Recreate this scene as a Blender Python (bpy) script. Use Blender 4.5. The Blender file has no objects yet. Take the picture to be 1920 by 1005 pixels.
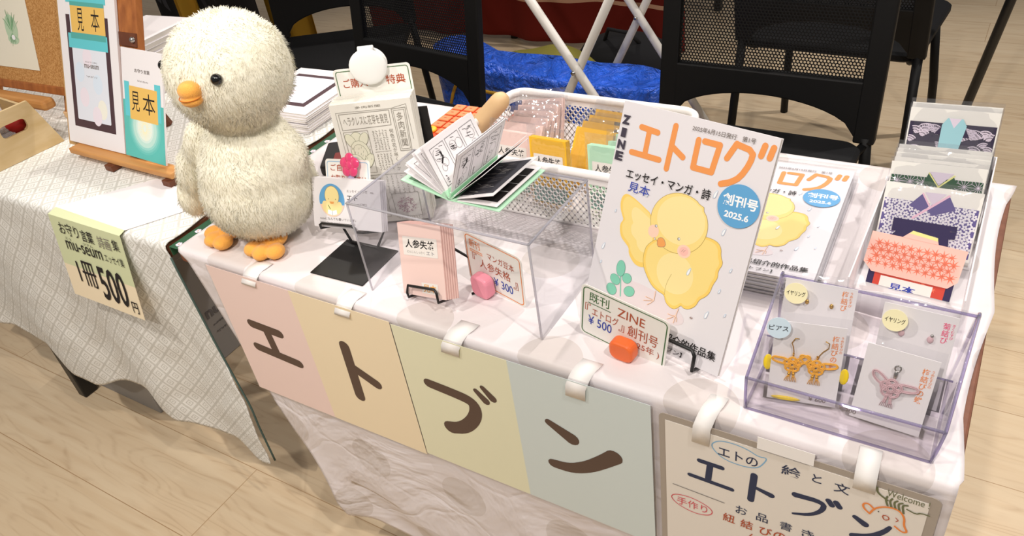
import bpy, bmesh, math, random
from mathutils import Vector, Matrix, noise
random.seed(11)
SC = bpy.context.scene
COL = SC.collection
rad = math.radians

# ------------------------------------------------------------------ camera (table top is z = 0, floor is z = -0.7)
cam = bpy.data.cameras.new('camera')
cam.sensor_width = 36.0
cam.lens = 1483.74 / 1920 * 36.0
cam.clip_start = 0.02
camo = bpy.data.objects.new('camera', cam)
COL.objects.link(camo)
_r = [[0.8535331, 0.5046974, -0.1294675], [0.2113832, -0.5625271, -0.7993000], [-0.4762336, 0.6548617, -0.5868200]]
_mx = Matrix((( _r[0][0], -_r[1][0], -_r[2][0], 1.1454),
              ( _r[0][1], -_r[1][1], -_r[2][1], -0.61272),
              ( _r[0][2], -_r[1][2], -_r[2][2], 0.69),
              (0, 0, 0, 1)))
camo.matrix_world = _mx
SC.camera = camo

# ------------------------------------------------------------------ world, lights, exposure
wd = bpy.data.worlds.new('hall')
SC.world = wd
wd.use_nodes = True
wd.node_tree.nodes['Background'].inputs[0].default_value = (1.0, 0.95, 0.90, 1)
wd.node_tree.nodes['Background'].inputs[1].default_value = 0.24
SC.view_settings.view_transform = 'Standard'
SC.view_settings.look = 'None'
SC.view_settings.gamma = 1.0
SC.view_settings.use_curve_mapping = False
SC.view_settings.exposure = -0.10

def ceiling_or_fill_spot(loc, target, watts, size=0.035, angle=75, blend=0.6, col=(1.0, 0.93, 0.86)):
    l = bpy.data.lights.new('ceiling_or_fill_spotlight', 'SPOT')
    l.energy = watts
    l.shadow_soft_size = size
    l.spot_size = rad(angle)
    l.spot_blend = blend
    l.color = col
    o = bpy.data.objects.new('ceiling_or_fill_spotlight', l)
    COL.objects.link(o)
    o.location = loc
    o.rotation_euler = (Vector(target) - Vector(loc)).to_track_quat('-Z', 'Y').to_euler()
    return o

ceiling_or_fill_spot((0.9, 1.9, 2.1), (0.6, 0.2, 0), 108)
ceiling_or_fill_spot((-0.5, 1.4, 2.1), (0.0, 0.2, 0), 95)
ceiling_or_fill_spot((-0.6, -1.0, 2.1), (0.0, -0.1, -0.2), 105, col=(1.0, 0.93, 0.85))
ceiling_or_fill_spot((0.7, -0.8, 2.1), (0.12, 0.08, 0.15), 60, angle=32, blend=1.0)  # added fill, no fixture of the hall: narrow beam to brighten the plush chick
ceiling_or_fill_spot((1.9, -0.4, 2.1), (0.7, 0.2, -0.1), 96)
ceiling_or_fill_spot((0.9, -1.7, 2.1), (0.6, -0.2, -0.35), 128)
ceiling_or_fill_spot((2.2, 2.4, 2.1), (1.7, 1.6, -0.7), 165, angle=90, col=(1.0, 0.96, 0.92))
ceiling_or_fill_spot((-1.2, 2.6, 2.1), (-0.7, 1.8, -0.7), 85, angle=80)

# ------------------------------------------------------------------ materials
MATS = {}
def lin(c):
    out = []
    for v in c[:3]:
        v = v / 255.0
        out.append(v / 12.92 if v <= 0.04045 else ((v + 0.055) / 1.055) ** 2.4)
    return (*out, 1.0)

def mat(name, col, rough=0.6, metal=0.0, spec=0.4, bump=None, bscale=200, coat=0.0, sheen=0.0, trans=0.0):
    m = bpy.data.materials.new(name)
    m.use_nodes = True
    nt = m.node_tree
    p = nt.nodes['Principled BSDF']
    p.inputs['Base Color'].default_value = lin(col)
    p.inputs['Roughness'].default_value = rough
    p.inputs['Metallic'].default_value = metal
    p.inputs['Specular IOR Level'].default_value = spec
    p.inputs['Coat Weight'].default_value = coat
    p.inputs['Coat Roughness'].default_value = 0.12
    p.inputs['Sheen Weight'].default_value = sheen
    if bump:
        tc = nt.nodes.new('ShaderNodeTexCoord')
        n = nt.nodes.new('ShaderNodeTexNoise')
        n.inputs['Scale'].default_value = bscale
        n.inputs['Detail'].default_value = 3
        b = nt.nodes.new('ShaderNodeBump')
        b.inputs['Strength'].default_value = bump
        b.inputs['Distance'].default_value = 0.002
        nt.links.new(tc.outputs['Object'], n.inputs['Vector'])
        nt.links.new(n.outputs['Fac'], b.inputs['Height'])
        nt.links.new(b.outputs['Normal'], p.inputs['Normal'])
    MATS[name] = m
    return m

def clear(name, tint=(250, 250, 252), rough=0.03, ior=1.45, haze=0.0, bump=0.0, bscale=60):
    """clear film or acrylic sheet: see-through with a real gloss"""
    m = bpy.data.materials.new(name)
    m.use_nodes = True
    nt = m.node_tree
    for n in list(nt.nodes):
        nt.nodes.remove(n)
    out = nt.nodes.new('ShaderNodeOutputMaterial')
    tr = nt.nodes.new('ShaderNodeBsdfTransparent'); tr.inputs[0].default_value = lin(tint)
    gl = nt.nodes.new('ShaderNodeBsdfGlossy'); gl.inputs['Roughness'].default_value = rough
    lw = nt.nodes.new('ShaderNodeLayerWeight'); lw.inputs[0].default_value = 0.5
    pw = nt.nodes.new('ShaderNodeMath'); pw.operation = 'POWER'; pw.inputs[1].default_value = 5.0
    f0 = ((ior-1)/(ior+1))**2
    ma = nt.nodes.new('ShaderNodeMath'); ma.operation = 'MULTIPLY_ADD'; ma.inputs[1].default_value = 1-f0; ma.inputs[2].default_value = f0
    mx = nt.nodes.new('ShaderNodeMixShader')
    nt.links.new(lw.outputs['Facing'], pw.inputs[0]); nt.links.new(pw.outputs[0], ma.inputs[0])
    nt.links.new(ma.outputs[0], mx.inputs[0]); nt.links.new(tr.outputs[0], mx.inputs[1]); nt.links.new(gl.outputs[0], mx.inputs[2])
    last = mx
    if haze:
        df = nt.nodes.new('ShaderNodeBsdfDiffuse'); df.inputs[0].default_value = lin((235, 235, 238))
        m2 = nt.nodes.new('ShaderNodeMixShader'); m2.inputs[0].default_value = haze
        nt.links.new(mx.outputs[0], m2.inputs[1]); nt.links.new(df.outputs[0], m2.inputs[2])
        last = m2
    if bump:
        tc = nt.nodes.new('ShaderNodeTexCoord')
        n = nt.nodes.new('ShaderNodeTexNoise'); n.inputs['Scale'].default_value = bscale; n.inputs['Detail'].default_value = 2
        b = nt.nodes.new('ShaderNodeBump'); b.inputs['Strength'].default_value = bump; b.inputs['Distance'].default_value = 0.004
        nt.links.new(tc.outputs['Object'], n.inputs['Vector']); nt.links.new(n.outputs['Fac'], b.inputs['Height'])
        nt.links.new(b.outputs['Normal'], gl.inputs['Normal']); nt.links.new(b.outputs['Normal'], lw.inputs['Normal'])
    nt.links.new(last.outputs[0], out.inputs[0])
    MATS[name] = m
    return m

class NT:
    """small helper for procedural node trees"""
    def __init__(s, name, rough=0.6, spec=0.3):
        s.m = bpy.data.materials.new(name); s.m.use_nodes = True
        s.nt = s.m.node_tree; s.p = s.nt.nodes['Principled BSDF']
        s.p.inputs['Roughness'].default_value = rough; s.p.inputs['Specular IOR Level'].default_value = spec
        MATS[name] = s.m
    def n(s, t, **kw):
        nd = s.nt.nodes.new(t)
        for k, v in kw.items(): setattr(nd, k, v)
        return nd
    def l(s, a, b): s.nt.links.new(a, b)
    def setin(s, sock, v):
        if hasattr(v, 'links'): s.l(v, sock)
        else: sock.default_value = v
    def mth(s, op, a, b=0.0, c=None):
        nd = s.n('ShaderNodeMath', operation=op)
        s.setin(nd.inputs[0], a); s.setin(nd.inputs[1], b)
        if c is not None: s.setin(nd.inputs[2], c)
        return nd.outputs[0]
    def mix(s, fac, a, b):
        nd = s.n('ShaderNodeMix', data_type='RGBA')
        s.setin(nd.inputs[0], fac); s.setin(nd.inputs[6], a); s.setin(nd.inputs[7], b)
        return nd.outputs[2]
    def bump(s, h, strength=0.3, dist=0.002):
        b = s.n('ShaderNodeBump'); b.inputs['Strength'].default_value = strength; b.inputs['Distance'].default_value = dist
        s.l(h, b.inputs['Height']); s.l(b.outputs[0], s.p.inputs['Normal'])

# ------------------------------------------------------------------ mesh builder
class MB:
    def __init__(s):
        s.v = []; s.f = []; s.m = []; s.names = []; s.uv = None
    def mi(s, name):
        if name not in s.names: s.names.append(name)
        return s.names.index(name)
    def add(s, vs, fs, m):
        k = len(s.v); i = s.mi(m)
        s.v.extend(tuple(v) for v in vs)
        for f in fs:
            s.f.append(tuple(a + k for a in f)); s.m.append(i)
    def box(s, a, b, m, M=None):
        (x0, y0, z0), (x1, y1, z1) = a, b
        vs = [(x0,y0,z0),(x1,y0,z0),(x1,y1,z0),(x0,y1,z0),(x0,y0,z1),(x1,y0,z1),(x1,y1,z1),(x0,y1,z1)]
        if M: vs = [M @ Vector(v) for v in vs]
        s.add(vs, [(3,2,1,0),(4,5,6,7),(0,1,5,4),(1,2,6,5),(2,3,7,6),(3,0,4,7)], m)
    def hexa(s, vs, m):
        s.add(vs, [(3,2,1,0),(4,5,6,7),(0,1,5,4),(1,2,6,5),(2,3,7,6),(3,0,4,7)], m)
    def tube(s, pts, r, m, n=8, closed=False, caps=True):
        pts = [Vector(p) for p in pts]; N = len(pts)
        rs = r if isinstance(r, (list, tuple)) else [r] * N
        vs = []; prev = None
        for i, p in enumerate(pts):
            if closed: t = pts[(i+1) % N] - pts[i-1]
            else: t = pts[min(i+1, N-1)] - pts[max(i-1, 0)]
            t.normalize()
            if prev is None:
                a = Vector((0,0,1)) if abs(t.z) < 0.9 else Vector((1,0,0))
                u = t.cross(a).normalized()
            else:
                u = prev - t * prev.dot(t)
                u = u.normalized() if u.length > 1e-6 else t.orthogonal().normalized()
            prev = u; w = t.cross(u)
            for k in range(n):
                g = 2*math.pi*k/n
                vs.append(p + (u*math.cos(g) + w*math.sin(g)) * rs[i])
        fs = []
        for i in range(N if closed else N-1):
            j = (i+1) % N
            for k in range(n):
                fs.append((i*n+k, i*n+(k+1)%n, j*n+(k+1)%n, j*n+k))
        if not closed and caps:
            fs.append(tuple(range(n))[::-1]); fs.append(tuple((N-1)*n+k for k in range(n)))
        s.add(vs, fs, m)
    def lathe(s, prof, m, n=24, M=None):
        vs = []
        for r, z in prof:
            for k in range(n):
                g = 2*math.pi*k/n; v = Vector((r*math.cos(g), r*math.sin(g), z))
                vs.append(M @ v if M else v)
        fs = []
        for i in range(len(prof)-1):
            for k in range(n):
                fs.append((i*n+k, i*n+(k+1)%n, (i+1)*n+(k+1)%n, (i+1)*n+k))
        fs.append(tuple(range(n))[::-1]); fs.append(tuple((len(prof)-1)*n+k for k in range(n)))
        s.add(vs, fs, m)
    def ell(s, c, r, m, nu=20, nv=12, M=None):
        if not isinstance(r, (tuple, list)): r = (r, r, r)
        vs = [Vector((0,0,-r[2]))]
        for j in range(1, nv):
            t = -math.pi/2 + math.pi*j/nv
            for k in range(nu):
                g = 2*math.pi*k/nu
                vs.append(Vector((r[0]*math.cos(t)*math.cos(g), r[1]*math.cos(t)*math.sin(g), r[2]*math.sin(t))))
        vs.append(Vector((0,0,r[2])))
        fs = [(0, 1+(k+1)%nu, 1+k) for k in range(nu)]
        for j in range(nv-2):
            for k in range(nu):
                a = 1+j*nu; b = a+nu
                fs.append((a+k, a+(k+1)%nu, b+(k+1)%nu, b+k))
        a = 1+(nv-2)*nu; e = len(vs)-1
        fs += [(a+k, a+(k+1)%nu, e) for k in range(nu)]
        c = Vector(c)
        vs = [(M.to_3x3() @ v if M else v) + c for v in vs]
        s.add(vs, fs, m)
    def prism(s, out, y0, y1, m, cap2=None, M=None):
        """outline in (x, z), extruded from y0 (front) to y1"""
        n = len(out)
        vs = [Vector((x, y0, z)) for x, z in out] + [Vector((x, y1, z)) for x, z in out]
        if M: vs = [M @ v for v in vs]
        fs = [tuple(range(n)), tuple(range(2*n-1, n-1, -1))]
        fs += [(i, i+n, (i+1)%n+n, (i+1)%n) for i in range(n)]
        s.add(vs, fs, m)
    def build(s, name, parent=None, smooth=False, bevel=0.0, segs=2, solid=0.0, subsurf=0, auto=None):
        me = bpy.data.meshes.new(name)
        me.from_pydata([tuple(v) for v in s.v], [], s.f)
        for nm in s.names: me.materials.append(MATS[nm])
        me.polygons.foreach_set('material_index', s.m)
        if smooth: me.polygons.foreach_set('use_smooth', [True]*len(me.polygons))
        if s.uv:
            ul = me.uv_layers.new(name='UVMap')
            for lp in me.loops: ul.data[lp.index].uv = s.uv[lp.vertex_index]
        me.update()
        if auto is not None:
            for p in me.polygons: p.use_smooth = True
            me.set_sharp_from_angle(angle=rad(auto))
        o = bpy.data.objects.new(name, me)
        COL.objects.link(o)
        if parent: o.parent = parent
        if bevel:
            b = o.modifiers.new('bevel', 'BEVEL'); b.width = bevel; b.segments = segs; b.limit_method = 'ANGLE'; b.angle_limit = rad(40)
        if subsurf:
            b = o.modifiers.new('subsurf', 'SUBSURF'); b.levels = b.render_levels = subsurf
        if solid:
            b = o.modifiers.new('solid', 'SOLIDIFY'); b.thickness = solid; b.offset = 0
        return o

def rrect(x0, z0, x1, z1, r, n=5):
    pts = []
    for cx, cz, a0 in ((x1-r, z0+r, -90), (x1-r, z1-r, 0), (x0+r, z1-r, 90), (x0+r, z0+r, 180)):
        for k in range(n+1):
            a = rad(a0 + 90*k/n); pts.append((cx + r*math.cos(a), cz + r*math.sin(a)))
    return pts

# lettering: the built-in typeface, turned into flat ink
_cu = bpy.data.curves.new('ink', 'FONT')
_cu.resolution_u = 3
_tmp = bpy.data.objects.new('ink', _cu)
_tc = {}
def glyphs(body, bold=0.0, vert=False):
    key = (body, bold, vert)
    if key not in _tc:
        _cu.body = '\n'.join(body) if vert else body
        _cu.offset = bold; _cu.size = 1.0
        _cu.align_x = 'CENTER' if vert else 'LEFT'
        _cu.space_line = 1.0
        me = bpy.data.meshes.new_from_object(_tmp)
        vs = [(v.co.x, v.co.y) for v in me.vertices]; fs = [tuple(p.vertices) for p in me.polygons]
        bpy.data.meshes.remove(me)
        _tc[key] = (vs, fs)
    return _tc[key]

class Art(MB):
    """flat printing and handwriting on a sheet, in the sheet's own (x, z); each layer a hair further out"""
    def __init__(s, y=-0.0003, step=0.000012, sc=1.0, M=None):
        super().__init__(); s.y = y; s.step = step; s.sc = sc; s.M = M
    def _p(s, x, z):
        v = Vector((x*s.sc, s.y, z*s.sc))
        return s.M @ v if s.M else v
    def nxt(s): s.y -= s.step
    def pg(s, pts, m):
        s.add([s._p(*p) for p in pts], [tuple(range(len(pts)))], m); s.nxt()
    def el(s, cx, cz, rx, rz, m, ang=0, n=28, up=True):
        c, si = math.cos(rad(ang)), math.sin(rad(ang)); pts = []
        for k in range(n):
            g = 2*math.pi*k/n; a, b = rx*math.cos(g), rz*math.sin(g)
            pts.append((cx + a*c - b*si, cz + a*si + b*c))
        s.add([s._p(*p) for p in pts], [tuple(range(n))], m)
        if up: s.nxt()
    def rc(s, x0, z0, x1, z1, m): s.pg([(x0,z0),(x1,z0),(x1,z1),(x0,z1)], m)
    def st(s, pts, w, m, closed=False, smooth=0, up=True):
        if smooth:
            q = pts
            for _ in range(smooth):
                r2 = [] if closed else [q[0]]
                L = len(q)
                for i in range(L if closed else L-1):
                    a, b = q[i], q[(i+1) % L]
                    r2 += [(a[0]*.75+b[0]*.25, a[1]*.75+b[1]*.25), (a[0]*.25+b[0]*.75, a[1]*.25+b[1]*.75)]
                if not closed: r2.append(q[-1])
                q = r2
            pts = q
        N = len(pts)
        ws = [w[0] + (w[1]-w[0])*i/max(1, N-1) for i in range(N)] if isinstance(w, (list, tuple)) else [w]*N
        if closed: pts = list(pts) + [pts[0]]; ws = ws + [ws[0]]; N += 1
        # break the line where it turns sharply; each run is one ribbon with round ends
        runs = []; cur = [0]
        for i in range(1, N):
            cur.append(i)
            if i < N-1:
                ax, az = pts[i][0]-pts[i-1][0], pts[i][1]-pts[i-1][1]; bx, bz = pts[i+1][0]-pts[i][0], pts[i+1][1]-pts[i][1]
                if abs(math.atan2(ax*bz-az*bx, ax*bx+az*bz)) > 0.7: runs.append(cur); cur = [i]
        runs.append(cur)
        big = max(ws) > 0.0012*(1 if s.sc == 1.0 else 1000)
        for r_ in runs:
            P = [pts[i] for i in r_]; W_ = [ws[i] for i in r_]; n = len(P)
            if n < 2: continue
            L_, R_ = [], []; nrm = []
            for i in range(n):
                a0, b0 = P[max(i-1, 0)], P[min(i+1, n-1)]
                dx, dz = b0[0]-a0[0], b0[1]-a0[1]; l = math.hypot(dx, dz) or 1e-9
                nrm.append((-dz/l, dx/l))
                L_.append((P[i][0]-dz/l*W_[i], P[i][1]+dx/l*W_[i])); R_.append((P[i][0]+dz/l*W_[i], P[i][1]-dx/l*W_[i]))
            K = 7 if big else 3
            def cap(c, nx, nz, w_, sg):
                a0 = math.atan2(nz, nx); return [(c[0]+w_*math.cos(a0+sg*math.pi*k/K), c[1]+w_*math.sin(a0+sg*math.pi*k/K)) for k in range(1, K)]
            ring_e = cap(P[-1], *nrm[-1], W_[-1], -1); ring_s = cap(P[0], *nrm[0], W_[0], 1)
            vs = L_ + R_ + ring_e + ring_s
            fs = [(i, n+i, n+i+1, i+1) for i in range(n-1)]
            o = 2*n
            fs.append(tuple([n-1] + [n+n-1] + list(range(o+K-2, o-1, -1))))
            o2 = o+K-1
            fs.append(tuple([n] + [0] + list(range(o2, o2+K-1))))
            s.add([s._p(*q) for q in vs], fs, m)
            s.y -= s.step*(1.0 if up or big else 0.12)
    def tx(s, body, x0, z0, x1, z1, m, bold=0.0, vert=False, rot=0.0):
        vs, fs = glyphs(body, bold, vert)
        if not vs: return
        ax = min(v[0] for v in vs); bx = max(v[0] for v in vs); ay = min(v[1] for v in vs); by = max(v[1] for v in vs)
        sx = (x1-x0)/max(1e-6, bx-ax); sz = (z1-z0)/max(1e-6, by-ay)
        cx, cz = (x0+x1)/2, (z0+z1)/2; c, si = math.cos(rad(rot)), math.sin(rad(rot)); out = []
        for x, y in vs:
            px = (x-(ax+bx)/2)*sx; pz = (y-(ay+by)/2)*sz
            out.append(s._p(cx + px*c - pz*si, cz + px*si + pz*c))
        s.add(out, fs, m); s.nxt()
    def scrib(s, x0, z0, x1, z1, w, m, n=8, vert=False):
        """illegible small handwriting"""
        for k in range(n):
            if vert:
                cx, cz = (x0+x1)/2, z1 - (k+.5)*(z1-z0)/n; h = min(x1-x0, (z1-z0)/n)*0.42
            else:
                cx, cz = x0 + (k+.5)*(x1-x0)/n, (z0+z1)/2; h = min(z1-z0, (x1-x0)/n)*0.42
            for _ in range(2):
                a = random.uniform(0, 3.14)
                dx, dz = h*math.cos(a), h*math.sin(a); ox, oz = random.uniform(-h, h)*.5, random.uniform(-h, h)*.5
                s.st([(cx+ox-dx, cz+oz-dz), (cx+ox+dx*.3, cz+oz+dz*.6), (cx+ox+dx, cz+oz+dz)], w, m, up=False)
        s.nxt()

def frame(loc, yaw=0, tilt=0, roll=0):
    y, t, r = rad(yaw), rad(tilt), rad(roll)
    ux = Vector((math.cos(y), math.sin(y), 0)); bk = Vector((-math.sin(y), math.cos(y), 0))
    up = math.cos(t)*Vector((0,0,1)) + math.sin(t)*bk
    a = math.cos(r)*ux + math.sin(r)*up; b = -math.sin(r)*ux + math.cos(r)*up; c = b.cross(a)
    return Matrix(((a.x, c.x, b.x, loc[0]), (a.y, c.y, b.y, loc[1]), (a.z, c.z, b.z, loc[2]), (0,0,0,1)))

def tag(o, label, cat, group=None):
    o['label'] = label; o['category'] = cat
    if group: o['group'] = group
    return o
def thing(name, label, cat, loc=(0,0,0), yaw=0, tilt=0, roll=0, group=None):
    o = bpy.data.objects.new(name, None)
    o.empty_display_size = 0.02
    COL.objects.link(o)
    o.matrix_world = frame(loc, yaw, tilt, roll)
    return tag(o, label, cat, group)
def structure(o):
    o['kind'] = 'structure'; return o
def dup(root, label=None, M=None, group=None):
    r = root.copy(); COL.objects.link(r)
    if M is not None: r.matrix_world = M
    if label: r['label'] = label
    if group: r['group'] = group
    for ch in list(root.children):
        c = ch.copy(); COL.objects.link(c); c.parent = r
        for g in list(ch.children):
            d = g.copy(); COL.objects.link(d); d.parent = c
    return r

# ------------------------------------------------------------------ plain materials
mat('white_paper', (231, 227, 229), 0.55)
mat('glossy_paper', (228, 224, 228), 0.28, coat=0.3)
mat('cream_paper', (234, 231, 222), 0.65)
mat('card_white', (240, 238, 232), 0.5)
mat('page_edge', (214, 208, 200), 0.8)
mat('ink_black', (28, 24, 26), 0.6)
mat('ink_grey', (120, 112, 108), 0.7)
mat('pencil', (140, 134, 124), 0.8)
mat('ink_brown', (88, 68, 58), 0.5)
mat('ink_navy', (42, 52, 82), 0.6)
mat('ink_red', (178, 82, 48), 0.6)
mat('ink_crimson', (214, 80, 92), 0.6)
mat('ink_pink', (236, 84, 130), 0.6)
mat('ink_orange', (236, 140, 70), 0.6)
mat('ink_blue', (44, 66, 168), 0.6)
mat('ink_green', (58, 104, 52), 0.6)
mat('ink_skyblue', (130, 180, 216), 0.6)
mat('ink_olive', (108, 112, 80), 0.6)
mat('logo_orange', (234, 152, 86), 0.4)
mat('disc_blue', (98, 164, 212), 0.35)
mat('white_ink', (246, 246, 248), 0.4)
mat('chick_yellow', (244, 218, 136), 0.45)
mat('chick_light', (246, 226, 160), 0.45)
mat('chick_wing', (245, 208, 108), 0.45)
mat('chick_line', (170, 140, 70), 0.5)
mat('beak_orange', (238, 164, 92), 0.45)
mat('blush_pink', (246, 208, 186), 0.45)
mat('leaf_mint', (128, 200, 176), 0.45)
mat('leaf_line', (84, 150, 128), 0.5)
mat('ground_lilac', (226, 214, 218), 0.5)
mat('rain_blue', (186, 206, 226), 0.5)
mat('foot_line', (150, 120, 110), 0.5)
mat('black_metal', (16, 15, 16), 0.42, spec=0.5)
mat('black_plastic', (20, 20, 21), 0.5)
mat('black_board', (14, 13, 14), 0.55)
mat('chair_black', (11, 11, 12), 0.55, spec=0.25)
mat('seat_black', (19, 19, 21), 0.75, spec=0.2, bump=0.2, bscale=400)
mat('white_metal', (206, 202, 196), 0.4)
mat('basket_white', (240, 236, 234), 0.35)
mat('pink_paper', (240, 210, 202), 0.7)
mat('pink_edge', (222, 182, 174), 0.8)
mat('yellow_paper', (238, 184, 40), 0.6)
mat('green_paper', (184, 226, 196), 0.6)
mat('green_deep', (88, 128, 98), 0.6)
mat('label_white', (240, 234, 228), 0.5)
mat('poster_pink', (242, 216, 210), 0.32, coat=0.25)
mat('poster_yellow', (243, 226, 194), 0.32, coat=0.25)
mat('poster_green', (231, 230, 200), 0.32, coat=0.25)
mat('poster_blue', (208, 220, 220), 0.32, coat=0.25)
mat('poster_white', (230, 224, 216), 0.35, coat=0.25)
mat('frame_edge', (164, 154, 144), 0.3, coat=0.3)
mat('tape', (238, 234, 232), 0.5)
mat('plush_orange', (246, 174, 76), 0.9, bump=0.6, bscale=900, sheen=0.3)
mat('plush_stitch', (196, 112, 36), 0.9)
mat('eye_black', (8, 8, 9), 0.08, spec=0.8)
mat('calc_red', (214, 70, 28), 0.4)
mat('calc_key', (240, 138, 88), 0.4)
mat('calc_white', (240, 236, 236), 0.4)
mat('calc_yellow', (246, 190, 40), 0.4)
mat('leather_red', (128, 48, 44), 0.5, bump=0.2, bscale=500)
mat('leather_black', (30, 26, 26), 0.5)
mat('brass', (176, 140, 70), 0.3, metal=0.9)
mat('silver', (190, 188, 186), 0.25, metal=1.0)
mat('clip_pink', (238, 150, 168), 0.35)
mat('clip_orange', (238, 110, 52), 0.35)
mat('clip_white', (240, 240, 238), 0.35)
mat('flower_pink', (236, 70, 124), 0.15, spec=0.6, coat=0.6)
mat('case_edge', (186, 176, 214), 0.15, coat=0.5)
mat('cord_yellow', (240, 176, 62), 0.6)
mat('cord_mauve', (206, 172, 178), 0.45)
mat('gold', (214, 168, 84), 0.25, metal=1.0)
mat('dot_cream', (242, 234, 190), 0.6)
mat('dot_blue', (206, 226, 240), 0.6)
mat('foil_yellow', (240, 208, 40), 0.5)
mat('bead_clear', (244, 222, 216), 0.15, coat=0.6)
mat('orig_purple', (98, 88, 146), 0.6)
mat('orig_navy', (46, 38, 80), 0.6)
mat('orig_fan', (52, 44, 70), 0.6)
mat('orig_green', (40, 84, 56), 0.6)
mat('orig_coral', (236, 124, 96), 0.6)
mat('orig_pink', (250, 196, 182), 0.6)
mat('orig_red', (206, 70, 54), 0.6)
mat('orig_lilac', (222, 210, 226), 0.6)
mat('orig_petal', (232, 229, 236), 0.6)
mat('orig_teal', (158, 206, 216), 0.6)
mat('orig_collar', (240, 196, 216), 0.6)
mat('orig_yellow', (236, 232, 150), 0.6)
mat('orig_blue', (110, 170, 224), 0.6)
mat('tan_board', (186, 148, 96), 0.7)
mat('book_brown', (74, 52, 58), 0.5)
mat('tape_teal', (98, 196, 206), 0.5)
mat('tape_teal_deep', (84, 166, 160), 0.5)
mat('note_gold', (226, 184, 98), 0.6)
mat('cover_pale', (222, 226, 236), 0.4)
mat('cover_teal', (92, 186, 178), 0.4)
mat('cover_glow', (186, 222, 212), 0.4)
mat('cover_glow2', (226, 236, 226), 0.4)
mat('sign_green', (202, 208, 168), 0.65)
mat('sign_cream', (232, 216, 186), 0.65)
mat('carton_grey', (150, 146, 142), 0.7)
mat('carton_print', (108, 104, 104), 0.7)
mat('rod_wood', (222, 186, 140), 0.5)
mat('mustard', (196, 150, 44), 0.8)
mat('olive', (138, 130, 52), 0.8)
mat('dark_cloth', (18, 17, 20), 0.85)
mat('dim_print', (62, 62, 70), 0.85)
mat('jar_pink', (226, 176, 176), 0.3)
mat('red_toy', (190, 44, 44), 0.5)
clear('acrylic', (246, 246, 248), 0.02, 1.49)
clear('film', (251, 251, 252), 0.05, 1.75, haze=0.02, bump=0.6, bscale=40)
clear('film_flat', (252, 252, 253), 0.04, 1.6, haze=0.015, bump=0.35, bscale=30)
clear('acrylic_edge', (226, 224, 232), 0.03, 1.7, haze=0.3)
clear('case_clear', (252, 251, 253), 0.02, 1.49)
clear('case_rim', (198, 188, 222), 0.04, 1.6, haze=0.16)

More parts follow.
